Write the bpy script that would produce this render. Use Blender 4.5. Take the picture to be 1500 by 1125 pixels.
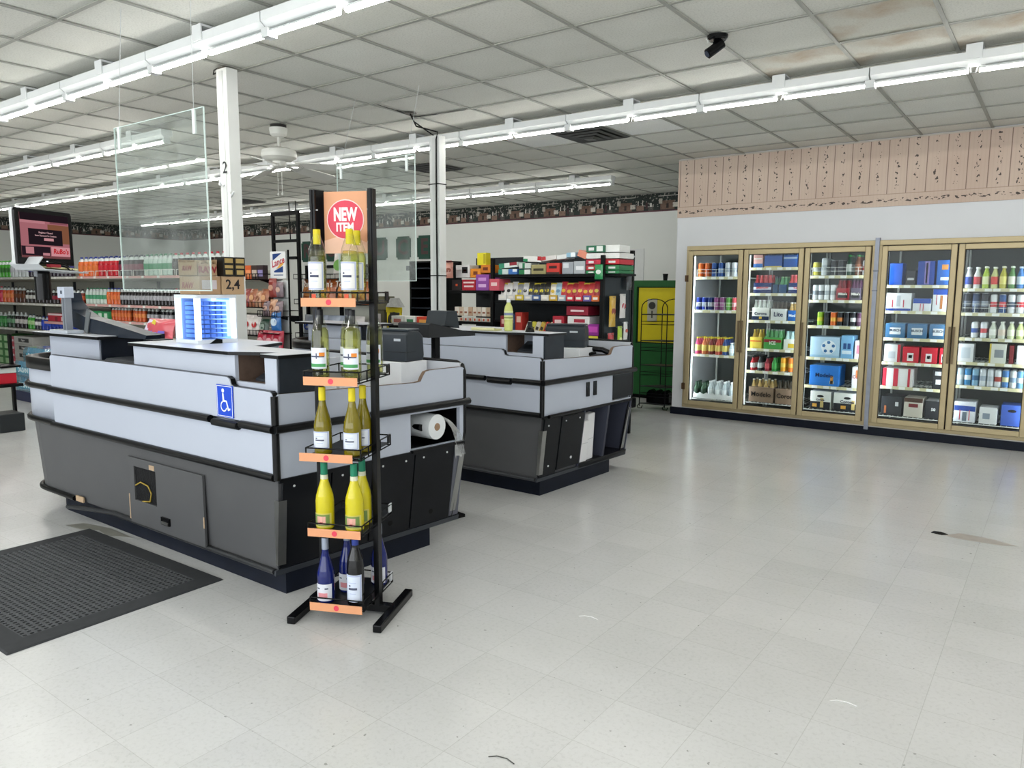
import bpy, bmesh, math, random
from mathutils import Vector, Matrix
random.seed(7)
for _o in list(bpy.data.objects): bpy.data.objects.remove(_o)
SC = bpy.context.scene
COL = SC.collection
R_ = math.radians

# ------------------------------------------------------------------ camera
F_PX, YAW, PITCH, ROLL, CAM_H = 1098.0, R_(-36.25), R_(-7.2), R_(0.3), 1.5
FW = Vector((math.sin(YAW)*math.cos(PITCH), math.cos(YAW)*math.cos(PITCH), math.sin(PITCH)))
_r = Vector((math.cos(YAW), -math.sin(YAW), 0)); _u = _r.cross(FW)
RT = _r*math.cos(ROLL) + _u*math.sin(ROLL); UP = -_r*math.sin(ROLL) + _u*math.cos(ROLL)
cam_d = bpy.data.cameras.new('camera'); cam = bpy.data.objects.new('camera', cam_d); COL.objects.link(cam)
cam.matrix_world = Matrix(((RT.x, UP.x, -FW.x, 0), (RT.y, UP.y, -FW.y, 0), (RT.z, UP.z, -FW.z, CAM_H), (0, 0, 0, 1)))
cam_d.sensor_width = 36; cam_d.lens = F_PX*36/1500; cam_d.clip_start = 0.05; cam_d.clip_end = 80
SC.camera = cam
def wx(px, py, y):      # world point on the plane y = const seen at a photo pixel
    d = FW + RT*((px-750)/F_PX) - UP*((py-562.5)/F_PX); t = y/d.y
    return Vector((d.x*t, y, CAM_H+d.z*t))
def seen(p):
    v = Vector(p)-Vector((0, 0, CAM_H)); d = v.dot(FW)
    if d < .05: return None
    return 750+F_PX*v.dot(RT)/d, 562.5-F_PX*v.dot(UP)/d

# ------------------------------------------------------------------ world and exposure
W = bpy.data.worlds.new('world'); SC.world = W; W.use_nodes = True
W.node_tree.nodes['Background'].inputs[0].default_value = (0.93, 0.97, 1.0, 1)
W.node_tree.nodes['Background'].inputs[1].default_value = 2.3
SC.view_settings.view_transform = 'Standard'; SC.view_settings.look = 'None'
SC.view_settings.exposure = 0.88; SC.view_settings.gamma = 1.0; SC.view_settings.use_curve_mapping = False
SC.cycles.max_bounces = 8; SC.cycles.diffuse_bounces = 4; SC.cycles.glossy_bounces = 3
SC.cycles.transparent_max_bounces = 24; SC.cycles.transmission_bounces = 6
SC.cycles.sample_clamp_indirect = 6.0; SC.cycles.caustics_reflective = False; SC.cycles.caustics_refractive = False
TUBE_EMIT = 26.0
COOLER_EMIT = 13.0

# ------------------------------------------------------------------ materials
_M = {}
def srgb(h):
    h = h.lstrip('#'); c = [int(h[i:i+2], 16)/255 for i in (0, 2, 4)]
    return tuple(((v/12.92) if v <= .04045 else ((v+.055)/1.055)**2.4) for v in c)
def M(h, rough=.5, metal=0., var=.06, scale=14., bump=0., spec=.3, emit=0., coat=0.):
    key = (h, rough, metal, var, scale, bump, spec, emit, coat)
    if key in _M: return _M[key]
    m = bpy.data.materials.new('paint_'+h.strip('#')); m.use_nodes = True; nt = m.node_tree; b = nt.nodes['Principled BSDF']
    c = srgb(h)
    b.inputs['Roughness'].default_value = rough; b.inputs['Metallic'].default_value = metal
    b.inputs['Specular IOR Level'].default_value = spec; b.inputs['Coat Weight'].default_value = coat
    if var > 0 or bump > 0:
        tc = nt.nodes.new('ShaderNodeTexCoord'); n = nt.nodes.new('ShaderNodeTexNoise')
        n.inputs['Scale'].default_value = scale; n.inputs['Detail'].default_value = 3
        nt.links.new(tc.outputs['Object'], n.inputs['Vector'])
        mx = nt.nodes.new('ShaderNodeMix'); mx.data_type = 'RGBA'
        mx.inputs[6].default_value = tuple(v*(1-var) for v in c)+(1,); mx.inputs[7].default_value = tuple(min(1, v*(1+var)) for v in c)+(1,)
        nt.links.new(n.outputs['Fac'], mx.inputs[0]); nt.links.new(mx.outputs[2], b.inputs['Base Color'])
        if bump > 0:
            bp = nt.nodes.new('ShaderNodeBump'); bp.inputs['Strength'].default_value = bump; bp.inputs['Distance'].default_value = .01
            nt.links.new(n.outputs['Fac'], bp.inputs['Height']); nt.links.new(bp.outputs['Normal'], b.inputs['Normal'])
    else:
        b.inputs['Base Color'].default_value = c+(1,)
    if emit > 0:
        b.inputs['Emission Color'].default_value = c+(1,); b.inputs['Emission Strength'].default_value = emit
    _M[key] = m; return m
def EM(h, s):
    key = ('em', h, s)
    if key in _M: return _M[key]
    m = bpy.data.materials.new('glow'); m.use_nodes = True; nt = m.node_tree; nt.nodes.clear()
    e = nt.nodes.new('ShaderNodeEmission'); o = nt.nodes.new('ShaderNodeOutputMaterial')
    e.inputs[0].default_value = srgb(h)+(1,); e.inputs[1].default_value = s; nt.links.new(e.outputs[0], o.inputs[0])
    _M[key] = m; return m
def GL(h='#ffffff', gloss=.06, rough=.03, haze=0., ior=1.45):
    """clear sheet or bottle glass: tinted see-through with a fresnel gloss and a little surface haze"""
    key = ('gl', h, gloss, rough, haze, ior)
    if key in _M: return _M[key]
    m = bpy.data.materials.new('clear'); m.use_nodes = True; nt = m.node_tree; nt.nodes.clear()
    o = nt.nodes.new('ShaderNodeOutputMaterial'); t = nt.nodes.new('ShaderNodeBsdfTransparent'); t.inputs[0].default_value = srgb(h)+(1,)
    g = nt.nodes.new('ShaderNodeBsdfGlossy'); g.inputs['Roughness'].default_value = rough
    lw = nt.nodes.new('ShaderNodeLayerWeight'); lw.inputs[0].default_value = .5
    fr = nt.nodes.new('ShaderNodeMath'); fr.operation = 'POWER'; fr.inputs[1].default_value = 4.0; nt.links.new(lw.outputs['Facing'], fr.inputs[0])
    ad = nt.nodes.new('ShaderNodeMath'); ad.operation = 'ADD'; ad.inputs[1].default_value = gloss; ad.use_clamp = True
    nt.links.new(fr.outputs[0], ad.inputs[0])
    mx = nt.nodes.new('ShaderNodeMixShader'); nt.links.new(ad.outputs[0], mx.inputs[0]); nt.links.new(t.outputs[0], mx.inputs[1]); nt.links.new(g.outputs[0], mx.inputs[2])
    last = mx.outputs[0]
    if haze > 0:
        d = nt.nodes.new('ShaderNodeBsdfDiffuse'); d.inputs[0].default_value = (.8, .82, .82, 1)
        tc = nt.nodes.new('ShaderNodeTexCoord'); n = nt.nodes.new('ShaderNodeTexNoise'); n.inputs['Scale'].default_value = 5; n.inputs['Detail'].default_value = 6
        nt.links.new(tc.outputs['Object'], n.inputs['Vector'])
        mr = nt.nodes.new('ShaderNodeMapRange'); mr.inputs[1].default_value = .35; mr.inputs[2].default_value = .8; mr.inputs[3].default_value = haze*.4; mr.inputs[4].default_value = haze*2
        nt.links.new(n.outputs['Fac'], mr.inputs[0])
        m2 = nt.nodes.new('ShaderNodeMixShader'); nt.links.new(mr.outputs[0], m2.inputs[0]); nt.links.new(last, m2.inputs[1]); nt.links.new(d.outputs[0], m2.inputs[2]); last = m2.outputs[0]
    nt.links.new(last, o.inputs[0]); _M[key] = m; return m

# ------------------------------------------------------------------ mesh helpers
class MB:
    def __init__(s): s.v = []; s.f = []; s.m = []; s.sm = []
    def add(s, vs, fs, m=0, smooth=False):
        o = len(s.v); s.v += [tuple(p) for p in vs]
        for f in fs: s.f.append([i+o for i in f]); s.m.append(m); s.sm.append(smooth)
        return s
    def box(s, x0, x1, y0, y1, z0, z1, m=0):
        return s.add([(x0,y0,z0),(x1,y0,z0),(x1,y1,z0),(x0,y1,z0),(x0,y0,z1),(x1,y0,z1),(x1,y1,z1),(x0,y1,z1)],
                     [(0,3,2,1),(4,5,6,7),(0,1,5,4),(1,2,6,5),(2,3,7,6),(3,0,4,7)], m)
    def cbox(s, c, d, m=0, rot=None):
        vs = [Vector((x*d[0]/2, y*d[1]/2, z*d[2]/2)) for z in (-1,1) for x,y in ((-1,-1),(1,-1),(1,1),(-1,1))]
        if rot is not None: vs = [rot @ q for q in vs]
        return s.add([q+Vector(c) for q in vs], [(0,3,2,1),(4,5,6,7),(0,1,5,4),(1,2,6,5),(2,3,7,6),(3,0,4,7)], m)
    def prism(s, poly, axis, a0, a1, m=0):
        def p(u, w, a): return {'x': (a,u,w), 'y': (u,a,w), 'z': (u,w,a)}[axis]
        n = len(poly); vs = [p(u,w,a0) for u,w in poly]+[p(u,w,a1) for u,w in poly]
        fs = [tuple(range(n)), tuple(range(2*n-1, n-1, -1))]+[((i+1) % n, i, i+n, (i+1) % n+n) for i in range(n)]
        return s.add(vs, fs, m)
    def loft(s, rings, m=0, cap=True, smooth=False, closed=True):
        n = len(rings[0]); vs = [q for r in rings for q in r]; fs = []
        for k in range(len(rings)-1):
            for i in range(n if closed else n-1):
                j = (i+1) % n; fs.append((k*n+i, k*n+j, (k+1)*n+j, (k+1)*n+i))
        s.add(vs, fs, m, smooth)
        if cap and closed:
            s.add(rings[0], [tuple(range(n-1, -1, -1))], m); s.add(rings[-1], [tuple(range(n))], m)
        return s
    def lathe(s, prof, n=14, c=(0,0,0), m=0, mats=None, cap=True, smooth=True):
        rings = [[(c[0]+r*math.cos(2*math.pi*i/n), c[1]+r*math.sin(2*math.pi*i/n), c[2]+z) for i in range(n)] for r,z in prof]
        for k in range(len(rings)-1):
            vs = rings[k]+rings[k+1]
            s.add(vs, [(i, (i+1) % n, n+(i+1) % n, n+i) for i in range(n)], mats[k] if mats else m, smooth)
        if cap:
            s.add(rings[0], [tuple(range(n-1,-1,-1))], mats[0] if mats else m); s.add(rings[-1], [tuple(range(n))], mats[-1] if mats else m)
        return s
    def tube(s, pts, r, n=6, m=0, closed=False):
        pts = [Vector(p) for p in pts]; rings = []; k = len(pts)
        prev = None
        for i in range(k):
            a = pts[(i-1) % k] if (closed or i > 0) else pts[i]; b = pts[(i+1) % k] if (closed or i < k-1) else pts[i]
            t = (b-a).normalized()
            ref = Vector((0,0,1)) if abs(t.z) < .9 else Vector((1,0,0))
            if prev is not None: ref = prev
            x = t.cross(ref)
            if x.length < 1e-5: x = t.cross(Vector((0,1,0)))
            x.normalize(); y = x.cross(t).normalized(); prev = y
            rings.append([pts[i]+x*(r*math.cos(2*math.pi*j/n))+y*(r*math.sin(2*math.pi*j/n)) for j in range(n)])
        if closed: rings.append(rings[0])
        return s.loft(rings, m, cap=not closed, smooth=True)
    def rod(s, a, b, r, n=8, m=0): return s.tube([a, b], r, n, m)
    def apply(s, fn): s.v = [tuple(fn(*p)) for p in s.v]; return s
    def mesh(s, name, mats):
        me = bpy.data.meshes.new(name); me.from_pydata(s.v, [], s.f)
        for q in (mats if isinstance(mats, (list, tuple)) else [mats]): me.materials.append(q)
        me.polygons.foreach_set('material_index', s.m); me.polygons.foreach_set('use_smooth', s.sm)
        me.update(); return me
def link(name, me, parent=None, loc=None, rz=0., rot=None):
    o = bpy.data.objects.new(name, me); COL.objects.link(o)
    if loc is not None: o.location = loc
    if rot is not None: o.rotation_euler = rot
    elif rz: o.rotation_euler = (0, 0, rz)
    if parent is not None: o.parent = parent
    return o
def bev(o, w=.006, seg=2):
    b = o.modifiers.new('bevel', 'BEVEL'); b.width = w; b.segments = seg; b.limit_method = 'ANGLE'; b.angle_limit = R_(40); return o
def part(name, mb, mats, parent=None, bevel=0, label=None, **k):
    o = link(name, mb.mesh(name, mats), parent, **k)
    if bevel: bev(o, bevel)
    if label: o['label'] = label
    return o
def tag(o, label, cat=None, group=None, kind=None):
    o['label'] = label
    if cat: o['category'] = cat
    if group: o['group'] = group
    if kind: o['kind'] = kind
    return o
def thing(name, label, cat, loc=(0,0,0), rz=0., group=None):
    return tag(link(name, None, None, loc, rz), label, cat, group)
def struct(o, label):
    o['kind'] = 'structure'; o['label'] = label; return o
_ORD = 'first second third fourth fifth sixth seventh eighth ninth tenth eleventh twelfth thirteenth fourteenth fifteenth sixteenth seventeenth eighteenth nineteenth twentieth'.split()
def nth(i):
    if i < 20: return _ORD[i]
    return ('twenty-' if i < 29 else 'thirty-')+_ORD[i-20 if i < 29 else i-30] if i != 29 else 'thirtieth'
_T = {}
def textmesh(s, size, mat, bold=0., ext=.0006, shear=0.):
    key = (s, size, mat.name, bold, ext, shear)
    if key in _T: return _T[key]
    c = bpy.data.curves.new('lettering', 'FONT'); c.body = s; c.size = size; c.align_x = 'CENTER'; c.align_y = 'CENTER'
    c.offset = bold; c.extrude = ext; c.shear = shear; c.resolution_u = 2
    o = bpy.data.objects.new('lettering', c); COL.objects.link(o)
    dg = bpy.context.evaluated_depsgraph_get(); me = bpy.data.meshes.new_from_object(o.evaluated_get(dg))
    bpy.data.objects.remove(o); bpy.data.curves.remove(c)
    me.materials.clear(); me.materials.append(mat)
    me.transform(Matrix.Rotation(R_(90), 4, 'X')); _T[key] = me; return me
def text(s, size, mat, parent, loc, rz=0., bold=0., name='lettering', rot=None, shear=0., fit=None):
    me = textmesh(s, size, mat, bold, shear=shear)
    o = link(name, me, parent, loc, rz, rot)
    if fit:
        w = max(v.co.x for v in me.vertices)-min(v.co.x for v in me.vertices)
        if w > fit: o.scale = (fit/w, 1, 1)
    return o
class Proto:
    """a kind of thing built once; place() links copies that share its mesh data"""
    def __init__(s, name, body, parts=()): s.name = name; s.body = body; s.parts = parts
    def place(s, label, cat, group, loc, rz=0., rot=None, scale=None, name=None):
        o = link(name or s.name, s.body, None, loc, rz, rot)
        if scale: o.scale = scale
        tag(o, label, cat, group)
        for nm, me, lo in s.parts: link(nm, me, o, lo)
        return o
def disc(r, n=16): return [(r*math.cos(2*math.pi*i/n), r*math.sin(2*math.pi*i/n)) for i in range(n)]
def pillow(w, h, t, m=0, nx=6, nz=7, seed=0):
    """a filled foil bag standing on its lower seam, front towards -y"""
    mb = MB(); rnd = random.Random(seed)
    for sgn in (-1, 1):
        vs = []
        for k in range(nz+1):
            for i in range(nx+1):
                a = i/nx*2-1; b = k/nz*2-1
                bul = max(0, (1-a*a))**.5*max(0, (1-abs(b)**2.6))**.6
                vs.append((a*w/2*(1-.06*(1-abs(b))), sgn*(t/2*bul*(1+rnd.uniform(-.18, .18))+.0015), (b+1)/2*h))
        fs = []
        for k in range(nz):
            for i in range(nx):
                q = (k*(nx+1)+i, k*(nx+1)+i+1, (k+1)*(nx+1)+i+1, (k+1)*(nx+1)+i); fs.append(q if sgn < 0 else q[::-1])
        mb.add(vs, fs, m, True)
    return mb
# ------------------------------------------------------------------ surface materials
class NT:
    def __init__(s, name, rough=.5):
        s.m = bpy.data.materials.new(name); s.m.use_nodes = True; s.t = s.m.node_tree; s.b = s.t.nodes['Principled BSDF']
        s.b.inputs['Roughness'].default_value = rough
        tc = s.t.nodes.new('ShaderNodeTexCoord'); s.obj = tc.outputs['Object']
        sp = s.t.nodes.new('ShaderNodeSeparateXYZ'); s.t.links.new(s.obj, sp.inputs[0]); s.x, s.y, s.z = sp.outputs[0], sp.outputs[1], sp.outputs[2]
    def put(s, sock, v):
        if hasattr(v, 'links'): s.t.links.new(v, sock)
        else: sock.default_value = v
    def math(s, op, a, b=0., c=0.):
        n = s.t.nodes.new('ShaderNodeMath'); n.operation = op; s.put(n.inputs[0], a); s.put(n.inputs[1], b); s.put(n.inputs[2], c); return n.outputs[0]
    def noise(s, scale, detail=3, vec=None, rough=.5):
        n = s.t.nodes.new('ShaderNodeTexNoise'); n.inputs['Scale'].default_value = scale; n.inputs['Detail'].default_value = detail; n.inputs['Roughness'].default_value = rough
        s.t.links.new(vec or s.obj, n.inputs['Vector']); return n.outputs['Fac']
    def vec(s, x, y, z):
        n = s.t.nodes.new('ShaderNodeCombineXYZ'); s.put(n.inputs[0], x); s.put(n.inputs[1], y); s.put(n.inputs[2], z); return n.outputs[0]
    def mix(s, f, a, b):
        n = s.t.nodes.new('ShaderNodeMix'); n.data_type = 'RGBA'; s.put(n.inputs[0], f)
        for k, v in ((6, a), (7, b)):
            if isinstance(v, str): n.inputs[k].default_value = srgb(v)+(1,)
            else: s.put(n.inputs[k], v)
        return n.outputs[2]
    def rng(s, v, a, b, c=0., d=1.):
        n = s.t.nodes.new('ShaderNodeMapRange'); s.put(n.inputs[0], v)
        for k, q in enumerate((a, b, c, d)): n.inputs[k+1].default_value = q
        return n.outputs[0]
    def between(s, v, a, b): return s.math('MULTIPLY', s.math('GREATER_THAN', v, a), s.math('LESS_THAN', v, b))
    def rect(s, u, v, u0, u1, v0, v1): return s.math('MULTIPLY', s.between(u, u0, u1), s.between(v, v0, v1))
    def rep(s, v, p, off=0.): return s.math('WRAP', s.math('ADD', v, off), p, 0.)
    def done(s, col, bump=None, strength=.2, dist=.01):
        s.t.links.new(col, s.b.inputs['Base Color'])
        if bump is not None:
            b = s.t.nodes.new('ShaderNodeBump'); b.inputs['Strength'].default_value = strength; b.inputs['Distance'].default_value = dist
            s.t.links.new(bump, b.inputs['Height']); s.t.links.new(b.outputs[0], s.b.inputs['Normal'])
        return s.m
def floor_mat():
    n = NT('worn_vinyl_tile')
    u = n.rep(n.x, .305); v = n.rep(n.y, .305, .12)
    seam = n.math('MAXIMUM', n.math('LESS_THAN', u, .0025), n.math('LESS_THAN', v, .0025))
    cell = n.noise(1.0, 0, n.vec(n.math('MULTIPLY', n.math('FLOOR', n.math('DIVIDE', n.x, .305)), 5.37), n.math('MULTIPLY', n.math('FLOOR', n.math('DIVIDE', n.math('ADD', n.y, .12), .305)), 7.13), 0.))
    big = n.noise(.55, 5, rough=.6); fine = n.noise(60, 4, rough=.7); streak = n.noise(3.0, 6, n.vec(n.math('MULTIPLY', n.x, .35), n.y, 0.), .65)
    c = n.mix(n.rng(big, .3, .7), '#bcbdbc', '#cdcecf')
    c = n.mix(n.rng(streak, .3, .8, 0, .22), c, '#a6a7a6')
    c = n.mix(n.rng(fine, .5, .75, 0, .4), c, '#989998')
    c = n.mix(n.rng(cell, .3, .7, 0, .16), c, '#dcdddd')
    c = n.mix(n.math('MULTIPLY', n.math('GREATER_THAN', n.noise(38, 1), .77), .55), c, '#5d5d58')
    c = n.mix(n.math('MULTIPLY', seam, .28), c, '#77776f')
    n.b.inputs['Roughness'].default_value = .23
    n.b.inputs['Specular IOR Level'].default_value = .5
    return n.done(c, n.noise(5, 2), .04, .01)
def tile_mat(base, alt, stain=None):
    n = NT('ceiling_tile', .9)
    f = n.noise(85, 3, rough=.8); g = n.noise(2.4, 3)
    c = n.mix(n.rng(g, .3, .7), base, alt)
    c = n.mix(n.rng(f, .48, .66, 0, .30), c, '#8d8e85')
    if stain: c = n.mix(n.rng(n.noise(2.6, 4), .48, .68, 0, .65), c, stain)
    return n.done(c, f, .18, .004)
def vine_paper():
    n = NT('vine_wallpaper', .75)
    p = .172; u = n.rep(n.x, p); ctr = n.math('ABSOLUTE', n.math('SUBTRACT', u, p/2))
    band = n.math('LESS_THAN', n.z, 2.475)
    c = n.mix(n.rng(n.noise(1.2, 3), .3, .7), '#bfa99a', '#cfbdae')
    c = n.mix(n.rng(n.math('ABSOLUTE', n.math('SUBTRACT', n.rep(n.x, .034), .017)), .008, .017, 0, .12), c, '#a48c7c')
    edge = n.math('MULTIPLY', n.math('LESS_THAN', u, .008), n.math('GREATER_THAN', n.z, 2.475))
    c = n.mix(n.math('MULTIPLY', edge, .8), c, '#6f5a50')
    wob = n.math('MULTIPLY', n.math('SINE', n.math('MULTIPLY', n.z, 42.)), .009)
    d = n.math('ABSOLUTE', n.math('SUBTRACT', n.math('SUBTRACT', u, p/2), wob))
    leaf = n.math('MULTIPLY', n.math('LESS_THAN', d, .017), n.math('GREATER_THAN', n.noise(46, 1, n.vec(n.math('MULTIPLY', n.x, .8), 0., n.math('MULTIPLY', n.z, .75))), .60))
    leaf = n.math('MULTIPLY', leaf, n.math('GREATER_THAN', n.z, 2.5))
    wob2 = n.math('ADD', n.math('MULTIPLY', n.math('SINE', n.math('MULTIPLY', n.x, 30.)), .008), 2.413)
    l2 = n.math('MULTIPLY', n.math('LESS_THAN', n.math('ABSOLUTE', n.math('SUBTRACT', n.z, wob2)), .014), n.math('GREATER_THAN', n.noise(44, 1, n.vec(n.math('MULTIPLY', n.x, .6), 3., n.z)), .54))
    c = n.mix(n.math('MULTIPLY', n.math('MAXIMUM', leaf, l2), .9), c, '#2f2a2c')
    c = n.mix(n.math('MULTIPLY', n.between(n.z, 2.470, 2.478), .5), c, '#8c7262')
    return n.done(c)
def shelf_border(axis):
    n = NT('country_shelf_border', .7)
    a = n.x if axis == 'x' else n.y
    u = n.rep(a, .74, .2); v = n.math('SUBTRACT', n.z, 2.735)
    c = n.mix(n.rng(n.noise(9, 4), .3, .7), '#141a19', '#22302c')
    c = n.mix(n.math('MULTIPLY', n.rect(u, v, .0, .74, .075, .30), n.rng(n.noise(26, 2), .58, .60)), c, '#8f8b85')
    c = n.mix(n.rect(u, v, .06, .40, .235, .245), c, '#b9b6ae')
    for q, col in (((.10, .34, .03, .165), '#6e5649'), ((.07, .13, .12, .20), '#b8b2a8'), ((.20, .24, .045, .12), '#241d1b'), ((.31, .40, .06, .13), '#c6c1b8'),
                   ((.42, .55, .03, .11), '#80675a'), ((.44, .46, .11, .18), '#d8d4cc'), ((.58, .62, .05, .15), '#3a2428'), ((.66, .69, .05, .14), '#d9d6d0'), ((.63, .72, .02, .08), '#4c4a46'), ((.52, .535, .1, .19), '#cbc7c0')):
        c = n.mix(n.math('MULTIPLY', n.rect(u, v, *q), n.rng(n.noise(40, 2), .3, .45, .45, 1)), c, col)
    c = n.mix(n.math('LESS_THAN', v, .022), c, '#553238')
    return n.done(c)
MAT_FLOOR = floor_mat()
MAT_WALL = M('#dbdedb', .75, var=.03, scale=2.2)
MAT_COOLWALL = M('#d7dade', .6, var=.03, scale=3)
MAT_NAVY = M('#131824', .45, var=.4, scale=9, spec=.15)
BLACK = M('#0a0b0d', .45, var=.15, spec=.15); GLOSSBLACK = M('#08090b', .22, var=.1, spec=.22)

# ------------------------------------------------------------------ the room
CEIL = 3.02
XL, XR, YF, YB = -19.0, 9.0, -3.3, 11.15
floor = struct(part('floor', MB().box(XL-.2, XR+.2, YF-.2, YB+.2, -.12, 0), MAT_FLOOR), 'worn pale grey vinyl tile floor')
b = MB().box(XL-.2, XR+.2, YB, YB+.15, 0, CEIL+.2)
wall_back = struct(part('wall_back', b, MAT_WALL), 'pale grey back wall with printed border under the ceiling')
part('wallpaper_border', MB().box(XL+.012, -3.8, YB-.006, YB-.0005, 2.735, CEIL), shelf_border('x'), wall_back)
wall_left = struct(part('wall_left', MB().box(XL-.15, XL, YF, YB, 0, CEIL+.2), MAT_WALL), 'pale grey far left wall with printed border')
part('wallpaper_border', MB().box(XL+.0005, XL+.006, YF, YB-.01, 2.735, CEIL), shelf_border('y'), wall_left)
struct(part('wall_right', MB().box(XR, XR+.15, YF, YB, 0, CEIL+.2), MAT_WALL), 'plain grey wall at the right of the store')
b = MB().box(XL-.2, XR+.2, YF-.15, YF, 0, .5).box(XL-.2, XR+.2, YF-.15, YF, 2.7, CEIL+.2).box(XL-.2, -9, YF-.15, YF, .5, 2.7).box(7, XR+.2, YF-.15, YF, .5, 2.7)
wall_front = struct(part('wall_front', b, MAT_WALL), 'storefront wall with wide shop windows')
for i in range(8):
    x0 = -9+i*16/7
    part('mullion', MB().box(x0-.03, x0+.03, YF-.12, YF-.04, .5, 2.7), M('#8a8d8f', .35, .8), wall_front)
# wall around the walk-in cooler, wallpapered above
CY = 8.5
b = MB()
b.box(-3.8, -3.66, CY, CY+.12, 0, 2.35).box(-3.66, -.16, CY, CY+.12, 2.012, 2.35).box(-3.66, -.16, CY, CY+.12, 0, .10).box(-.16, XR, CY, CY+.12, 0, 2.35).box(-3.8, XR, CY+.01, CY+.12, 2.35, CEIL+.1)
b.box(-1.605, -1.575, CY, CY+.12, .1, 2.012)
b.box(-3.8, -3.68, CY+.12, YB, 0, CEIL+.1)
wc = struct(part('wall_right_cooler', b, MAT_COOLWALL), 'white cooler wall with cream vine wallpaper above')
part('wallpaper', MB().box(-3.803, XR, CY-.004, CY+.008, 2.352, CEIL), vine_paper(), wc)
part('top_trim', MB().box(-3.806, XR, CY-.012, CY+.002, CEIL-.014, CEIL), M('#b9b3aa', .6), wc)
struct(part('baseboard_right', MB().box(-3.81, XR, CY-.02, CY-.0005, 0, .085), MAT_NAVY), 'scuffed navy vinyl cove base under the cooler')
part('white_sill', MB().box(-3.66, XR, CY-.012, CY-.0005, .087, .102), M('#d4d2cc', .5, var=.2), wc)

# ------------------------------------------------------------------ ceiling: grid and lay-in tiles
GX0, GXS, GY0, GYS = -3.031, .5888, 3.917, .603
ceil = struct(part('ceiling', MB().box(XL-.2, XR+.2, YF-.2, YB+.2, CEIL+.04, CEIL+.2), M('#3a3a38', .9)), 'suspended ceiling of grey lay-in tiles, some stained')
TBAR = M('#9b9c95', .55, var=.12, scale=3)
b = MB(); i0 = int((XL-GX0)/GXS)-1; i1 = int((XR-GX0)/GXS)+1; j0 = int((YF-GY0)/GYS)-1; j1 = int((YB-GY0)/GYS)+1
for i in range(i0, i1+1): b.box(GX0+i*GXS-.012, GX0+i*GXS+.012, YF, YB, CEIL-.001, CEIL+.006)
for j in range(j0, j1+1): b.box(XL, XR, GY0+j*GYS-.012, GY0+j*GYS+.012, CEIL, CEIL+.0065)
part('grid', b, TBAR, ceil)
TM = [tile_mat('#d4d4cc', '#dbdbd4'), tile_mat('#d0d1c9', '#d7d8d1'), tile_mat('#d8d8d1', '#dedfd8')]
TSTAIN = tile_mat('#cbcac0', '#cecec5', '#a58a6a'); TWHITE = tile_mat('#f2f4f2', '#f7f8f7')
def tile_mesh(m):
    w, d = GXS/2-.004, GYS/2-.004
    return MB().loft([[(-w,-d,.0),(w,-d,.0),(w,d,.0),(-w,d,.0)], [(-w,-d,.015),(w,-d,.015),(w,d,.015),(-w,d,.015)]]).mesh('tile', m)
tms = [tile_mesh(m) for m in TM]; tst = tile_mesh(TSTAIN); twh = tile_mesh(TWHITE)
cand = []; rest = MB()
STAINED = {(3,1),(3,2),(2,2),(4,2),(5,3)}
for i in range(i0, i1+1):
    for j in range(j0, j1+1):
        cx, cy = GX0+(i+.5)*GXS, GY0+(j+.5)*GYS
        s = seen((cx, cy, CEIL)); vis = s and -70 < s[0] < 1570 and -60 < s[1] < 420 and not (cx > -3.6 and cy > CY)
        cand.append((0 if vis else 1, cx*cx+cy*cy, i, j, cx, cy))
cand.sort()
for k, (hid, d, i, j, cx, cy) in enumerate(cand):
    if k < 300 and not hid:
        white = abs(cy-6.63) < .3 and (abs(cx+4.5) < .3 or abs(cx+3.32) < .3)
        me = twh if white else tst if (i, j) in STAINED else tms[random.randrange(3)]
        o = link('tile', me, ceil, (cx, cy, CEIL+.007+random.uniform(0, .003)), rot=(random.uniform(-.003, .003), random.uniform(-.003, .003), 0))
        if white: o['label'] = 'new white ceiling tile'
    else:
        rest.box(cx-GXS/2+.004, cx+GXS/2-.004, cy-GYS/2+.004, cy+GYS/2-.004, CEIL+.007, CEIL+.02)
part('tiles', rest, TM[0], ceil)['kind'] = 'stuff'
gp = MB()
for (xa, ya), (xb, yb), wd in (((-4.735,4.54),(-4.76,4.78),.012), ((-4.755,4.78),(-4.80,5.07),.03), ((-4.80,5.055),(-4.55,5.085),.03), ((-4.55,5.085),(-4.25,5.11),.014)):
    d_ = Vector((xb-xa, yb-ya, 0)).normalized(); n_ = Vector((-d_.y, d_.x, 0))*wd/2
    gp.add([(xa-n_.x,ya-n_.y,CEIL-.003),(xb-n_.x,yb-n_.y,CEIL-.003),(xb+n_.x,yb+n_.y,CEIL-.003),(xa+n_.x,ya+n_.y,CEIL-.003)], [(3,2,1,0)])
part('open_gap', gp, M('#15140f', .9), ceil)

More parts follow.
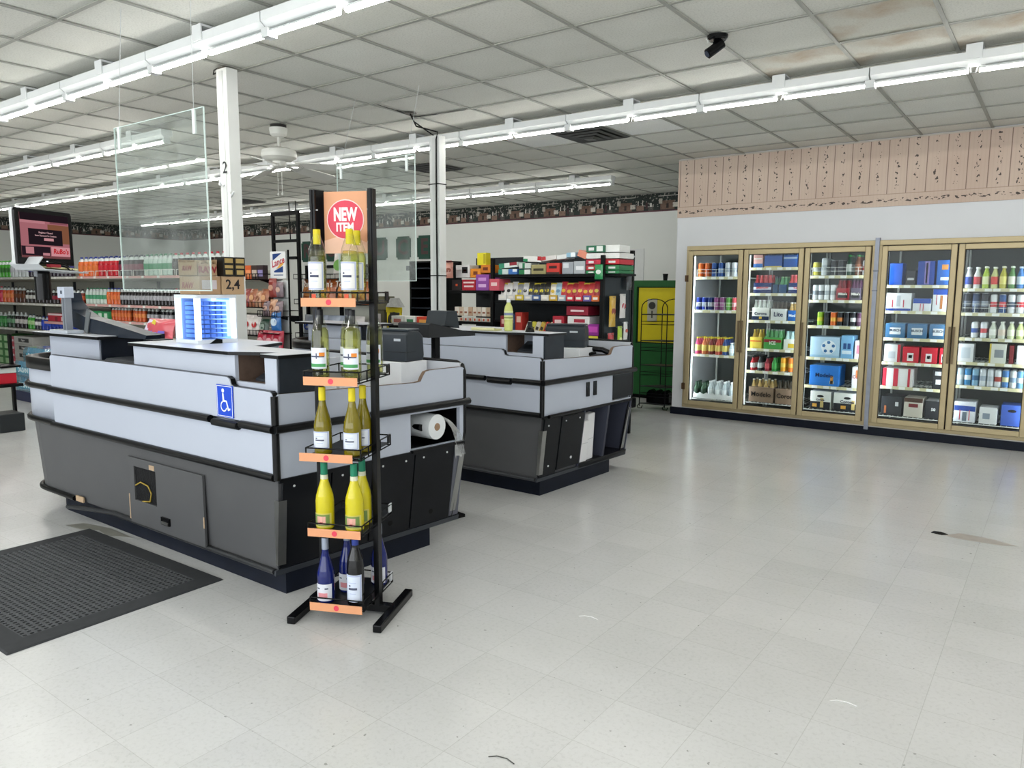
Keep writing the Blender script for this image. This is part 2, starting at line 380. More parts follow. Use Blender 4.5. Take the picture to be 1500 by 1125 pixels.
# ------------------------------------------------------------------ strip lights
HOUS = M('#e3e6e6', .45, var=.04); TUBE = EM('#fffdf6', TUBE_EMIT); HOOK = M('#d9dcdc', .4)
LIGHT_N = {}
def strip(y, xs, where, group):
    """one run of four-foot fixtures: white channel, hanger straps, two LED tubes, end clips"""
    for k, (x0, x1) in enumerate(xs):
        t = thing('strip_light', '%s strip light fixture from the right in the run %s' % (nth(k), where), 'light', (0,0,0), group=group)
        c = (x0+x1)/2; t.location = (c, y, 2.90)
        w = (x1-x0)/2
        part('housing', MB().prism([(-.055,.075),(-.055,.025),(-.02,.0),(.02,.0),(.055,.025),(.055,.075)], 'x', -w+.004, w-.004), HOUS, t)
        part('hanger', MB().prism([(-.064,.03),(-.056,.03),(-.056,.108),(.056,.108),(.056,.03),(.064,.03),(.064,.12),(-.064,.12)], 'x', -.045, .045), HOUS, t)
        for a, e in ((-w+.03, -.03), (.03, w-.03)):
            tb = MB()
            tb.tube([(a, 0, -.024), (e, 0, -.024)], .019, 12)
            # LED tubes light only through their lower half; the upper half is the heat sink
            for fi, fc in enumerate(tb.f): tb.m[fi] = 1 if sum(tb.v[q][2] for q in fc)/len(fc) > -.021 else 0
            part('tube', tb, [TUBE, HOUS], t)
        part('end_clip', MB().box(-w+.0, -w+.03, -.03, .03, -.05, .0), HOOK, t); part('end_clip', MB().box(w-.03, w, -.03, .03, -.05, 0), HOOK, t)
        part('hook', MB().tube([(-.02,-.02,-.005), (-.012,-.03,-.045), (.012,-.03,-.05), (.022,-.02,-.005)], .004, 5), HOOK, t)
def run(xr, xl, step=1.19):
    out = []; x = xr
    while x-step > xl-.3: out.append((x-step, x)); x -= step
    return out
strip(2.67, run(1.15+1.19*5, -8.2), 'nearest the camera', 'fixtures of the nearest light run')
strip(5.65, run(2.4+1.19*4, -16.4), 'above the second checkout', 'fixtures of the middle light run')
strip(3.96, run(-6.95, -12.8), 'over the soda aisle', 'fixtures over the soda aisle')
strip(8.85, run(-4.87, -17), 'by the back wall', 'fixtures of the back light run')
strip(-.35, run(2.4+1.19*4, -9.5), 'behind the camera', 'fixtures behind the camera')
strip(-2.4, run(2.4+1.19*4, -9.5), 'along the shop windows', 'fixtures along the shop windows')

# ------------------------------------------------------------------ vents, fan, camera
VENTM = M('#4b4c4c', .5, var=.25, scale=20)
def vent(x, y, label):
    t = thing('ceiling_vent', label, 'vent', (x, y, CEIL-.004), group='air vents in the ceiling')
    fr = MB()
    for a in (.29, .22, .155, .09):
        z = -(.30-a)*.16
        rings = []
        for (r, zz) in ((a, z), (a-.028, z-.012), (a-.05, z+.012)):
            rings.append([(-r,-r,zz),(r,-r,zz),(r,r,zz),(-r,r,zz)])
        fr.loft(rings, 0, cap=False)
    part('louvre', fr, VENTM, t); part('core', MB().box(-.05,.05,-.05,.05,-.045,-.03), VENTM, t)
    part('backing', MB().box(-.285,.285,-.285,.285,-.002,.002), M('#222322', .8), t)
vent(-3.91, 6.63, 'dark square ceiling vent between two new white tiles')
vent(-11.86, 8.1, 'distant dark ceiling vent seen beside the numbered white pole')
vent(-6.6, 7.25, 'dark ceiling vent seen through the far hanging clear panel')
FWH = M('#d9dad4', .4, var=.05)
fan = thing('ceiling_fan', 'white five-blade ceiling fan hanging behind the numbered pole', 'ceiling fan', (-6.09, 4.57, CEIL))
part('canopy', MB().lathe([(.05,-.11),(.075,-.09),(.085,-.03)], 18), FWH, fan); part('mount_ring', MB().lathe([(.075,-.03),(.075,-.001)], 18), M('#2c2a28', .6), fan)
part('downrod', MB().rod((0,0,-.22), (0,0,-.1), .014), FWH, fan)
part('motor', MB().lathe([(.03,-.20),(.10,-.215),(.155,-.235),(.165,-.27),(.16,-.30),(.12,-.325),(.07,-.335)][::-1], 24), FWH, fan)
part('switch_cup', MB().lathe([(.03,-.39),(.06,-.38),(.065,-.33)], 16), FWH, fan)
for k in range(5):
    a = R_(20+72*k); rot = Matrix.Rotation(a, 4, 'Z') @ Matrix.Translation((0,0,-.36)) @ Matrix.Rotation(R_(5), 4, 'Y') @ Matrix.Rotation(R_(-14), 4, 'X')
    bl = MB().prism([(.20,-.055),(.30,-.07),(.62,-.075),(.655,-.05),(.655,.05),(.62,.075),(.30,.07),(.20,.055)], 'z', -.004, .004)
    me = bl.mesh('blade', FWH); me.transform(rot); bo = link('blade', me, fan)
    br = MB().prism([(.09,-.02),(.16,-.018),(.24,-.045),(.24,.045),(.16,.018),(.09,.02)], 'z', -.010, -.004).mesh('blade_bracket', M('#c9cac4', .4)); br.transform(rot); link('blade_bracket', br, bo)
for dx in (-.03, .03): part('pull_chain', MB().rod((dx,0,-.38), (dx,0,-.62), .0025, 5).lathe([(.001,-.65),(.008,-.64),(.008,-.63),(.002,-.62)], 8, (dx,0,0)), FWH, fan)
sc_ = thing('security_camera', 'black eyeball security camera on the ceiling', 'camera', (-1.81, 4.54, CEIL))
part('base', MB().lathe([(.05,-.03),(.06,-.02),(.062,-.001)], 18), GLOSSBLACK, sc_)
part('bracket', MB().rod((0,0,-.02), (-.01,-.02,-.07), .018, 10), GLOSSBLACK, sc_)
cb = part('camera_body', MB().tube([(.03,.0,-.05),(-.02,-.045,-.10),(-.035,-.06,-.115)], .03, 14), GLOSSBLACK, sc_)
part('lens', MB().tube([(-.036,-.061,-.116),(-.039,-.064,-.119)], .02, 12), M('#3a4150', .1), cb)
part('cable_plug', MB().rod((-.07,.01,-.004), (-.055,.0,-.03), .008), M('#d5d6d2', .4), sc_)

# ------------------------------------------------------------------ power poles
def pole(x, y, top, label, mark):
    t = thing('power_pole', label, 'pole', (x, y, 0))
    b = bev(part('column', MB().box(-.06,.06,-.045,.045,0,top), M('#dfe1df', .45, var=.05, scale=5), t), .004)
    part('seam_cover', MB().box(-.02,.02,-.052,-.045,0,top-.02), M('#d3d5d3', .45), t)
    return t
p1 = pole(-4.815, 3.2, 3.0, 'white square power pole marked two beside the near checkout', '2')
part('ceiling_bracket', MB().lathe([(.045,0),(.05,.008),(.02,.012),(.02,.02)], 14, (-.02,0,3.0)), M('#5d574c', .5), p1)
part('wire_loop', MB().tube([(-.05,-.01,3.0),(-.13,-.02,2.985),(-.12,-.02,3.01),(-.06,-.02,3.019)], .005, 5), M('#3a3833', .5), p1)
text('2', .115, M('#23262a', .5), p1, (.012, -.0528, 2.33), 0, .0006)
part('tape', MB().tube([(-.055,-.05,2.22),(-.03,-.06,2.25),(.0,-.055,2.21)], .012, 6).tube([(.04,-.05,2.17),(.08,-.055,2.13),(.11,-.055,2.16)], .007, 5), M('#e8eaea', .5), p1)
p2 = pole(-4.8, 5.36, 2.9, 'white square power pole with black cable beside the far checkout', '')
part('cable', MB().tube([(.03,-.055,1.05),(.035,-.056,1.6),(.03,-.056,2.3),(.035,-.057,2.86),(.03,-.03,2.93),(-.03,-.25,2.95),(.04,-.38,3.0),(.06,-.42,3.015)], .007, 6).tube([(.0,-.055,2.9),(-.02,-.12,2.93),(.02,-.33,2.97),(.05,-.41,3.015)], .006, 6), BLACK, p2)
part('cable_tie', MB().box(-.064,.064,-.06,.05,2.46,2.468).box(-.064,.064,-.06,.05,1.62,1.628), BLACK, p2)
part('ceiling_hole', MB().lathe([(.05,-.004),(.06,-.001)], 12, (.06,-.42,CEIL)), M('#4a463e', .6), p2)

# ------------------------------------------------------------------ hanging clear screens
PLEX = GL('#f3f8f6', .03, .015, .07); PEDGE = M('#cfe0dc', .2, var=0)
def screen(x0, x1, y, z0, z1, wires, label):
    t = thing('clear_screen', label, 'screen', ((x0+x1)/2, y, z0), group='clear screens hung over the checkouts')
    w = (x1-x0)/2; h = z1-z0
    part('sheet', MB().box(-w, w, -.003, .003, 0, h), PLEX, t)
    e = .0035
    part('edge', MB().box(-w-.001,-w+e,-.0034,.0034,0,h).box(w-e,w+.001,-.0034,.0034,0,h).box(-w,w,-.0034,.0034,-.001,e).box(-w,w,-.0034,.0034,h-e,h+.001), PEDGE, t)
    for sx, tx in zip((-w+.05, w-.09), wires):
        part('wire', MB().rod((sx,0,h-.03), (tx-(x0+x1)/2, .02, CEIL-z0), .0016, 5), M('#c9cdcd', .3), t)
        part('tape_tab', MB().box(sx-.012, sx+.012, -.0042, .0042, h-.12, h), M('#e4ebea', .3), t)
screen(-4.41, -3.515, 2.20, 1.484, 2.39, (-4.30, -3.62), 'clear hanging plastic screen over the near checkout')
screen(-4.97, -4.08, 4.3, 1.56, 2.52, (-4.75, -4.05), 'clear hanging plastic screen over the far checkout')
# ------------------------------------------------------------------ checkout counters
LAM = M('#b3bac8', .38, var=.025, scale=4); LAMT = M('#c6cad2', .4, var=.03); DKP = M('#525355', .42, var=.10, scale=5, spec=.25)
DKE = M('#121418', .35, var=.45, scale=6, spec=.18); RUB = M('#0b0c0e', .3, var=.2, scale=8, spec=.25); WORN = M('#6d5a4c', .7, var=.3, scale=25); STEEL = M('#9a9b99', .3, .9, var=.12, scale=20)
def counter(y0, kshear, near):
    XE = -2.93
    t = thing('checkout_counter', 'near white and grey checkout counter with blue wheelchair sign' if near else 'far white and grey checkout counter with paper bags in its end', 'checkout counter', (0,0,0), group='checkout counters')
    def sh(x, y, z):
        w = min(1, max(0, (x+4.2)/1.2)); return (x+kshear*(y-y0)*w, y, z)
    D = 1.24                                     # depth of the body
    def add(name, mb, m, parent=t, bevel=0, label=None):
        return part(name, mb.apply(sh), m, parent, bevel, label)
    Y = lambda d: y0+d
    # plinth and tapered lower body with a rounded far corner
    def outline(xe, x_l, ya, yb, r, n=6):
        pts = [(xe, ya)]
        for k in range(n+1):
            a = math.pi/2*k/n; pts.append((x_l+r-r*math.sin(a), ya+r-r*math.cos(a)))
        return pts+[(x_l, ya+.74), (-4.25, ya+.74), (-4.25, yb), (xe, yb)]
    def ring(o, z): return [(x, y, z) for x, y in o]
    add('kick_base', MB().loft([ring(outline(-3.0, -5.50, Y(.075), Y(1.03), .16), 0)[::-1], ring(outline(-3.0, -5.50, Y(.075), Y(1.03), .16), .14)[::-1]]), MAT_NAVY)
    lo = outline(-2.99, -5.81, Y(.03), Y(D-.05), .30); hi = outline(XE-.012, -5.86, Y(.012), Y(D-.02), .30)
    if not near: lo = outline(-3.24, -5.81, Y(.03), Y(D-.05), .30); hi = outline(-3.24, -5.86, Y(.012), Y(D-.02), .30)
    add('lower_body', MB().loft([ring(lo, .13)[::-1], ring(hi, .605)[::-1]]), DKP)
    if not near:
        add('lower_body', MB().add([(-3.24,Y(.03),.13),(-2.99,Y(.03),.13),(-2.99,Y(.52),.13),(-3.24,Y(.52),.13),(-3.24,Y(.012),.605),(XE-.012,Y(.012),.605),(XE-.012,Y(.52),.605),(-3.24,Y(.52),.605)], [(0,3,2,1),(4,5,6,7),(0,1,5,4),(1,2,6,5),(2,3,7,6),(3,0,4,7)]), DKP)
    mid = outline(-2.96, -5.68, Y(.03), Y(D-.01), .34)
    core = outline(-3.30, -5.88, Y(.03), Y(D-.02), .34)
    add('middle_body', MB().loft([ring(core, .605)[::-1], ring(core, .845)[::-1]]), LAM)
    # curved corner boards at the far end
    def arcwall(x_l, ya, r, z0, z1, th=.02, x_in=-5.24, yb=None):
        n = 8; outp = [(x_in, ya)]
        for k in range(n+1):
            a = math.pi/2*k/n; outp.append((x_l+r-r*math.sin(a), ya+r-r*math.cos(a)))
        outp.append((x_l, yb or Y(.75)))
        inp = [(x+th, y) if i > n//2 else (x+ (0 if i == 0 else th*.7), y+th) for i, (x, y) in enumerate(outp)]
        mb = MB(); m = len(outp); vs = [(x,y,z0) for x,y in outp]+[(x,y,z1) for x,y in outp]+[(x,y,z0) for x,y in inp]+[(x,y,z1) for x,y in inp]
        fs = []
        for i in range(m-1):
            fs += [(i+1,i,m+i,m+i+1), (2*m+i,2*m+i+1,3*m+i+1,3*m+i), (m+i+1,m+i,3*m+i,3*m+i+1), (i,i+1,2*m+i+1,2*m+i)]
        return mb.add(vs, fs, 0, True), outp
    mb, cp = arcwall(-5.94, Y(.012), .36, .605, .985); add('corner_board', mb, LAM)
    mb, _ = arcwall(-5.955, Y(0), .37, .955, 1.03, .06); add('corner_cap', mb, RUB)
    for zz, off in ((.845, .012), (.615, .012)):
        mb, pts = arcwall(-5.94-off, Y(.012-off), .36+off, 0, 1)
        add('corner_rail', MB().tube([(x, y, zz) for x, y in pts], .02, 7), RUB)
    _, pts = arcwall(-5.83, Y(.02), .30, 0, 1); add('corner_rail', MB().tube([(x, y, .135) for x, y in [(-5.1, Y(.02))]+pts[1:]], .018, 7), RUB)
    # long front boards with the stepped top edge
    top = [(-5.25,.86),(XE,.86),(XE,.995),(XE-.008,1.012),(XE-.022,1.02),(-3.235,1.022),(-3.258,1.03),(-3.268,1.055),(-3.29,1.066),(-5.235,1.066),(-5.25,1.052)]
    add('front_board', MB().prism(top[::-1], 'y', Y(-.012), Y(.016)), LAM)
    ed = [(XE,.9),(XE,.997),(XE-.008,1.014),(XE-.022,1.0225),(-3.235,1.0245),(-3.256,1.032),(-3.266,1.057),(-3.29,1.0685),(-5.235,1.0685)]
    mb = MB()
    for a, b_ in zip(ed[:-1], ed[1:]):
        mb.add([(a[0],Y(-.008),a[1]),(b_[0],Y(-.008),b_[1]),(b_[0],Y(.018),b_[1]),(a[0],Y(.018),a[1])], [(0,1,2,3)], 0)
    add('edge_strip', mb, RUB)
    add('front_board', MB().box(-5.25, XE, Y(-.008), Y(.02), .622, .832), LAM)
    # bumper rails, with the loose short piece near the end
    for a, c in ((-5.27, -3.43), (-3.40, -3.19), (-3.17, XE+.012)):
        dz = -.012 if a == -3.40 else 0
        add('bumper_rail', MB().tube([(a,Y(-.022),.845+dz),((a+c)/2,Y(-.022),.845+dz),(c,Y(-.022),.845+dz)], .020, 8), RUB)
    add('bumper_rail', MB().tube([(XE+.02,Y(-.02),.845),(XE+.022,Y(.4),.845),(XE+.022,Y(D+.02),.845)], .020, 8), RUB)
    add('lower_rail', MB().tube([(-5.27,Y(-.012),.612),(-4,Y(-.012),.612),(XE-.005,Y(-.012),.612)], .019, 8), RUB)
    if near: add('foot_rail', MB().tube([(-5.12,Y(-.02),.085),(-4.92,Y(-.005),.105),(-4.6,Y(.015),.13),(-3.0,Y(.015),.13)], .014, 7), M('#2c2e31', .3, var=.2))
    else: add('foot_rail', MB().tube([(-5.1,Y(.015),.13),(-3.0,Y(.015),.13)], .014, 7), M('#3a3c40', .3))
    # end boards
    e0, e1 = Y(.004), Y(D)
    prof = [(e0,.86),(e0,.998),(Y(.02),1.008),(Y(.30),1.0),(Y(.86),.985),(Y(.90),.99),(Y(.915),1.015),(Y(.935),1.04),(Y(.97),1.047),(e1-.02,1.047),(e1,1.035),(e1,.86)]
    add('end_board', MB().prism(prof, 'x', XE-.02, XE+.006), LAM)
    mb = MB()
    for a, b_ in zip(prof[2:9], prof[3:10]): mb.add([(XE-.021,a[0],a[1]+.0015),(XE+.004,a[0],a[1]+.0015),(XE+.004,b_[0],b_[1]+.0015),(XE-.021,b_[0],b_[1]+.0015)], [(0,1,2,3)], 0)
    add('worn_edge', mb, WORN)
    w0, w1 = (Y(.82), Y(1.20)) if near else (Y(.93), Y(1.22))
    mb = MB().box(XE-.02, XE+.006, e0, w0, .60, .832).box(XE-.02, XE+.006, w1, e1, .60, .832).box(XE-.02, XE+.006, w0, w1, .812, .832).box(XE-.02, XE+.006, w0, w1, .60, .615)
    add('end_board', mb, LAM)
    if near:
        add('roll_niche', MB().box(XE-.30, XE-.29, w0, w1, .6, .83).box(XE-.30, XE-.018, w0, w0+.006, .6, .83).box(XE-.30, XE-.018, w1-.006, w1, .6, .83).box(XE-.3, XE-.018, w0, w1, .605, .614).box(XE-.3, XE-.018, w0, w1, .815, .826), GLOSSBLACK)
        add('niche_lip', MB().box(XE-.01, XE+.03, w0-.005, w1+.01, .598, .612), RUB)
        add('card_slot', MB().box(XE+.004, XE+.012, Y(.43), Y(.50), .62, .78), GLOSSBLACK); add('dial', MB().tube([(XE+.012,Y(.465),.71),(XE+.02,Y(.465),.71)], .026, 14), M('#2c3138', .3))
        add('chipped_hole', MB().tube([(XE+.0065,Y(.50),.80),(XE+.0075,Y(.50),.80)], .012, 7), BLACK)
    else:
        add('flap_door', MB().box(XE-.004, XE+.012, w0, w1+.005, .63, .82), DKE)
        for yy_ in (Y(.545), Y(.645)):
            add('outlet_plate', MB().box(XE+.006, XE+.014, yy_, yy_+.042, .69, .80), GLOSSBLACK)
    # corner posts
    add('corner_post', MB().tube([(XE+.002,Y(-.004),.60),(XE+.002,Y(-.004),1.0)], .017, 8), RUB)
    add('corner_post', MB().tube([(-2.99,Y(D-.055),.14),(XE-.004,Y(D-.012),.60),(XE+.0,Y(D),.66),(XE+.0,Y(D),1.02),(XE-.012,Y(D),1.055),(XE-.05,Y(D),1.07),(-3.6,Y(D),1.075),(-4.2,Y(D),1.075)], .014, 8), RUB)
    # dark end
    def xs(z): return -2.985+(z-.13)/.47*.058
    def dark(name, ya, yb, za, zb, m=DKE, out=.0, th=.012):
        mb = MB(); p = []
        for yv in (ya, yb):
            for z in (za, zb): p.append((xs(z)+out, yv, z))
        vs = [p[0],p[2],p[3],p[1]]; vs += [(x-th,y,z) for x,y,z in vs]
        return add(name, mb.add(vs, [(0,1,2,3),(7,6,5,4),(0,4,5,1),(1,5,6,2),(2,6,7,3),(3,7,4,0)], 0), m)
    if near:
        for a, b_ in ((.02, .29), (.30, .55), (.56, .84), (.85, 1.15)):
            pn = dark('end_panel', Y(a), Y(b_), .15, .585, out=.012)
            pm = MB()
            for q in (a+.06, b_-.06): pm.tube([(xs(.56)+.012,Y(q),.56),(xs(.56)+.015,Y(q),.56)], .006, 6)
            add('screw', pm, M('#c9ccce', .3), pn)
            if a > .5:
                add('finger_hole', MB().tube([(xs(.22)+.0125,Y((a+b_)/2),.22),(xs(.22)+.0135,Y((a+b_)/2),.22)], .016, 10), M('#050506', .9), pn)
        dark('end_panel', Y(1.16), Y(1.235), .15, .585, M('#5a5c66', .4), .006)
    else:
        pn = dark('end_panel', Y(.02), Y(.22), .15, .585, out=.012)
        add('screw', MB().tube([(xs(.53)+.012,Y(.07),.53),(xs(.53)+.016,Y(.07),.53)], .007, 6).tube([(xs(.22)+.012,Y(.12),.22),(xs(.22)+.016,Y(.12),.22)], .008, 6), M('#c9ccce', .3), pn)
        pn = dark('end_panel', Y(.23), Y(.52), .17, .575, out=.016)
        add('screw', MB().tube([(xs(.54)+.016,Y(.28),.54),(xs(.54)+.02,Y(.28),.54)], .006, 6).tube([(xs(.54)+.016,Y(.46),.54),(xs(.54)+.02,Y(.46),.54)], .006, 6).tube([(xs(.24)+.016,Y(.40),.24),(xs(.24)+.02,Y(.40),.24)], .011, 8), M('#d5d8da', .3), pn)
        # open bag bins
        for a, b_ in ((.53, .87), (.88, 1.22)):
            dark('bin_back', Y(a), Y(b_), .16, .575, M('#2a2d3c', .45, var=.4, scale=7), out=-.225, th=.006)
            for q in (a, b_): dark('bin_divider', Y(q-.008), Y(q+.008), .14, .585, M('#3b3e4b', .4), out=.012, th=.235)
        dark('bin_lip', Y(.53), Y(1.235), .125, .165, DKE, out=.016, th=.24)
        add('pull_bar', MB().tube([(XE+.03,Y(.04),.60),(XE+.03,Y(.42),.60)], .014, 7), GLOSSBLACK)
    dark('base_strip', Y(.0), Y(1.235), .118, .145, M('#34383e', .35), out=.016)
    dark('top_strip', Y(.0), Y(1.235), .585, .605, DKE, out=.012)
    # steel guards
    add('steel_guard', MB().add([(-2.985,Y(.012),.17),(-2.955,Y(-.004),.50),(-2.918,Y(-.006),.50),(-2.962,Y(.008),.17),(-2.958,Y(.05),.17),(-2.914,Y(.035),.50)], [(0,3,2,1),(3,4,5,2)], 0), STEEL)
    add('steel_guard', MB().add([(-2.972,Y(D-.075),.18),(-2.972,Y(D-.03),.18),(-2.925,Y(D+.0),.53),(-2.925,Y(D-.04),.53)], [(0,1,2,3)]), STEEL)
    # bagging well: inside boards
    add('well_floor', MB().box(-3.78, XE-.02, Y(.27), Y(D-.01), .845, .86), LAMT)
    add('well_board', MB().box(-4.2, XE-.012, Y(D-.02), Y(D), .86, 1.07), LAMT)
    add('well_board', MB().box(-3.80, -3.78, Y(.58), Y(D-.02), .86, 1.06), LAMT)
    add('deck', MB().box(-5.22, -4.26, Y(.03), Y(.72), .845, .93), M('#1b1d22', .5))
    # ledge box with cubby
    L0, L1 = -4.25, -2.945
    mb = MB().box(L0, -3.275, Y(.025), Y(.045), .99, 1.172).box(-3.275, -3.035, Y(.025), Y(.045), .99, 1.045).box(-3.035, L1, Y(.025), Y(.045), .99, 1.172)
    mb.box(L0, L0+.02, Y(.045), Y(.55), .93, 1.172).box(L0, -3.68, Y(.55), Y(.57), .86, 1.172).box(-3.70, -3.68, Y(.265), Y(.55), .86, 1.172).box(-3.68, L1-.004, Y(.25), Y(.265), .86, 1.172)
    add('ledge_front', mb, LAM)
    add('cubby', MB().box(-3.29, -3.275, Y(.045), Y(.3), 1.03, 1.17).box(-3.29, -3.02, Y(.045), Y(.3), 1.03, 1.042).box(-3.29, -3.02, Y(.29), Y(.3), 1.03, 1.17), M('#5b4a40', .7, var=.3, scale=30))
    add('ledge_end', MB().box(L1-.004, L1+.012, Y(.03), Y(.26), .99, 1.172), M('#20262e', .4, var=.3))
    tp = [(L0-.02,Y(.005)),(-3.30,Y(.005)),(-3.17,Y(.09)),(-3.06,Y(.13)),(-3.06,Y(.02)),(L1+.02,Y(.02)),(L1+.02,Y(.28)),(-3.52,Y(.30)),(-3.66,Y(.58)),(L0-.02,Y(.58))]
    if not near: tp = [(L0-.02,Y(.005)),(-3.30,Y(.005)),(-3.17,Y(.06)),(L1+.02,Y(.06)),(L1+.02,Y(.28)),(-3.52,Y(.30)),(-3.66,Y(.58)),(L0-.02,Y(.58))]
    add('ledge_top', MB().prism(tp, 'z', 1.172, 1.188), RUB)
    add('ledge_laminate', MB().prism(tp, 'z', 1.1885, 1.1905), LAMT)
    # pedestal at the far end
    add('pedestal', MB().box(-5.70, -4.99, Y(.18), Y(.42), .9, 1.168), LAM)
    add('pedestal_side', MB().box(-4.989, -4.975, Y(.19), Y(.44), .93, 1.168), M('#0f1724', .35, var=.3))
    add('pedestal_top', MB().box(-5.82, -4.88, Y(.12), Y(.48), 1.17, 1.188), RUB); add('pedestal_laminate', MB().box(-5.818, -4.9, Y(.122), Y(.478), 1.188, 1.191), LAMT)
    return t, sh
ctr1, sh1 = counter(2.13, .085, True)
ctr2, sh2 = counter(4.36, .05, False)
# details only the near counter has
ax0, ax1, az0, az1 = -4.335, -3.565, .135, .525
ap = part('access_door', MB().box(ax0,-4.275,2.128,2.141,az0,az1).box(-4.035,ax1,2.128,2.141,az0,az1).box(-4.275,-4.035,2.128,2.141,az0,.275).box(-4.275,-4.035,2.128,2.141,.475,az1), DKP, ctr1)
part('chipped_edge', MB().box(-4.345,-4.336,2.127,2.139,.15,.30).box(-4.10,-4.045,2.1265,2.129,.478,.505).box(-3.572,-3.563,2.126,2.129,.24,.30), M('#b49c82', .8, var=.3, scale=40), ap)
part('door_handle', MB().box(-3.985,-3.90,2.118,2.128,.185,.228), GLOSSBLACK, ap); part('handle_lip', MB().box(-3.975,-3.91,2.114,2.119,.19,.205), STEEL, ap)
part('vent_mesh', MB().box(-4.28,-4.03,2.137,2.1395,.27,.48), M('#0c0d10', .8, var=.6, scale=90, bump=.5), ap)
part('loose_wire', MB().tube([(-4.27,2.132,.36),(-4.2,2.126,.39),(-4.12,2.126,.38),(-4.09,2.128,.34),(-4.11,2.13,.29),(-4.2,2.132,.275)], .004, 6), M('#a88f3a', .5), ap)
part('damaged_board', MB().box(-5.06,-4.96,2.137,2.146,.13,.165), M('#b59c80', .8, var=.3, scale=30), ctr1)
# wheelchair sign
ws = tag(link('accessible_sign', MB().box(-.068,.068,-.004,0,-.08,.08).mesh('accessible_sign', M('#1747c4', .35)), None, (-3.306, 2.116, .945)), 'blue wheelchair access sign stuck on the near checkout', 'sign')
WH = M('#e8ecf4', .5)
bo = MB()
for q in ((-.064,.064,.073,.076), (-.064,.064,-.076,-.073), (-.064,-.061,-.076,.076), (.061,.064,-.076,.076)): bo.box(q[0],q[1],-.0047,-.004,q[2],q[3])
part('border', bo, WH, ws)
sy = MB().tube([(-.012,-.005,.052),(-.012,-.0055,.052001)], .011, 12)
sy = MB().prism([(-.012+x, .052+z) for x, z in disc(.0105, 14)][::-1], 'y', -.0052, -.004)
sy.prism([(-.018,.038),(-.006,.038),(-.004,.006),(.018,.004),(.033,-.036),(.044,-.032),(.046,-.04),(.030,-.047),(.026,-.045),(.012,-.004),(-.016,-.004)], 'y', -.0052, -.004)
ar = [(.027*math.cos(a)-.008, .027*math.sin(a)-.026) for a in [R_(110+i*18) for i in range(14)]]; ai = [(.0205*math.cos(a)-.008, .0205*math.sin(a)-.026) for a in [R_(110+i*18) for i in range(14)]]
for k in range(13): sy.add([(ar[k][0],-.0052,ar[k][1]),(ar[k+1][0],-.0052,ar[k+1][1]),(ai[k+1][0],-.0052,ai[k+1][1]),(ai[k][0],-.0052,ai[k][1])], [(0,1,2,3)])
part('symbol', sy, WH, ws)
# small round sticker on the near counter's end
# roll of clear bags in the niche
rl = thing('bag_roll', 'roll of clear plastic produce bags in the near checkout end', 'bag roll', (-2.86, 3.14, .72))
part('roll', MB().tube([(-.19,0,0),(.03,0,0)], .072, 24), M('#dfe3e6', .35, var=.05), rl)
part('core', MB().tube([(.03,0,0),(.033,0,0)], .022, 14), M('#9a7f66', .8), rl)
part('spindle', MB().rod((-.2,-.02,0), (-.02,-.075,0), .02, 8), GLOSSBLACK, rl)
tl = MB(); rr = []
for k, (y, z, x) in enumerate(((.06,.04,.0),(.10,.02,.03),(.135,-.03,.05),(.16,-.09,.055),(.175,-.15,.05),(.185,-.20,.045))):
    wv = .035+.008*k
    rr.append([(x+.008*math.sin(3*k+j*2.1), y+(j/5-.5)*wv*1.2, z+.01*math.sin(j*2+k)) for j in range(6)])
tl.loft(rr, 0, cap=False, smooth=True, closed=False)
part('loose_bag', tl, GL('#f2f6f6', .12, .2, .38), rl)
# folded paper bags in the far counter's bin
for k, (y, w, h, x) in enumerate(((4.955, .10, .33, -2.972), (5.075, .10, .375, -2.985))):
    pb = tag(bev(link('paper_bag_bundle', MB().box(-.03,.03,-w/2,w/2,0,h).mesh('paper_bag_bundle', M('#dcdde0', .8, var=.06)), None, (x, y, .166), rot=(R_(2 if k else -2), R_(4), 0)), .008), 'bundle of %s white paper bags in the far checkout bin' % ('taller folded' if k else 'shorter folded'), 'paper bags')
    part('fold_line', MB().box(.03,.0312,-w/2+.005,w/2-.005,h*.45,h*.46), M('#b3b5ba', .8), pb)
# ------------------------------------------------------------------ wine rack by the near checkout
RC = Vector((-2.595, 2.278, 0)); RZ = math.atan2(.416, .91)
RKB = M('#08090c', .25, var=.15, scale=9, spec=.2); ORG = M('#d99a72', .55, var=.05); PINK = M('#d8455a', .5)
rack = thing('wine_rack', 'black five-tier wire wine rack with new item sign', 'display rack', RC, RZ)
for s in (-1, 1):
    part('post', MB().box(s*.135-.012, s*.135+.012, -.03, .012, .04, 1.93).box(s*.135-.014, s*.135-s*.03+.014*0+.0, -.03, -.024, .04, 1.93) if False else MB().box(s*.135-.012, s*.135+.012, -.03, .012, .04, 1.93), RKB, rack)
    hd = MB().add([(s*.135,-.035,1.50),(s*.135,-.035,1.93),(s*.10,.02,1.93),(s*.10,.02,1.50),(s*.142,-.035,1.50),(s*.142,-.035,1.93),(s*.105,.026,1.93),(s*.105,.026,1.50)],
                  [(0,1,2,3),(7,6,5,4),(0,4,5,1),(1,5,6,2),(2,6,7,3),(3,7,4,0)])
    part('header_wing', hd, RKB, rack)
    pm = MB()
    for k in range(3): pm.lathe([(.003,0),(.003,.002)], 6, (0,0,0)) if False else pm.box(s*.12-.003, s*.12+.003, -.0185, -.012, 1.56+.14*k, 1.566+.14*k)
    part('pin', pm, M('#cfd3d6', .3), rack)
    part('foot', MB().box(s*.205-.02, s*.205+.02, -.21, .21, 0, .035), RKB, rack, .004)
part('base_bar', MB().box(-.2, .2, -.025, .015, .012, .045), RKB, rack)
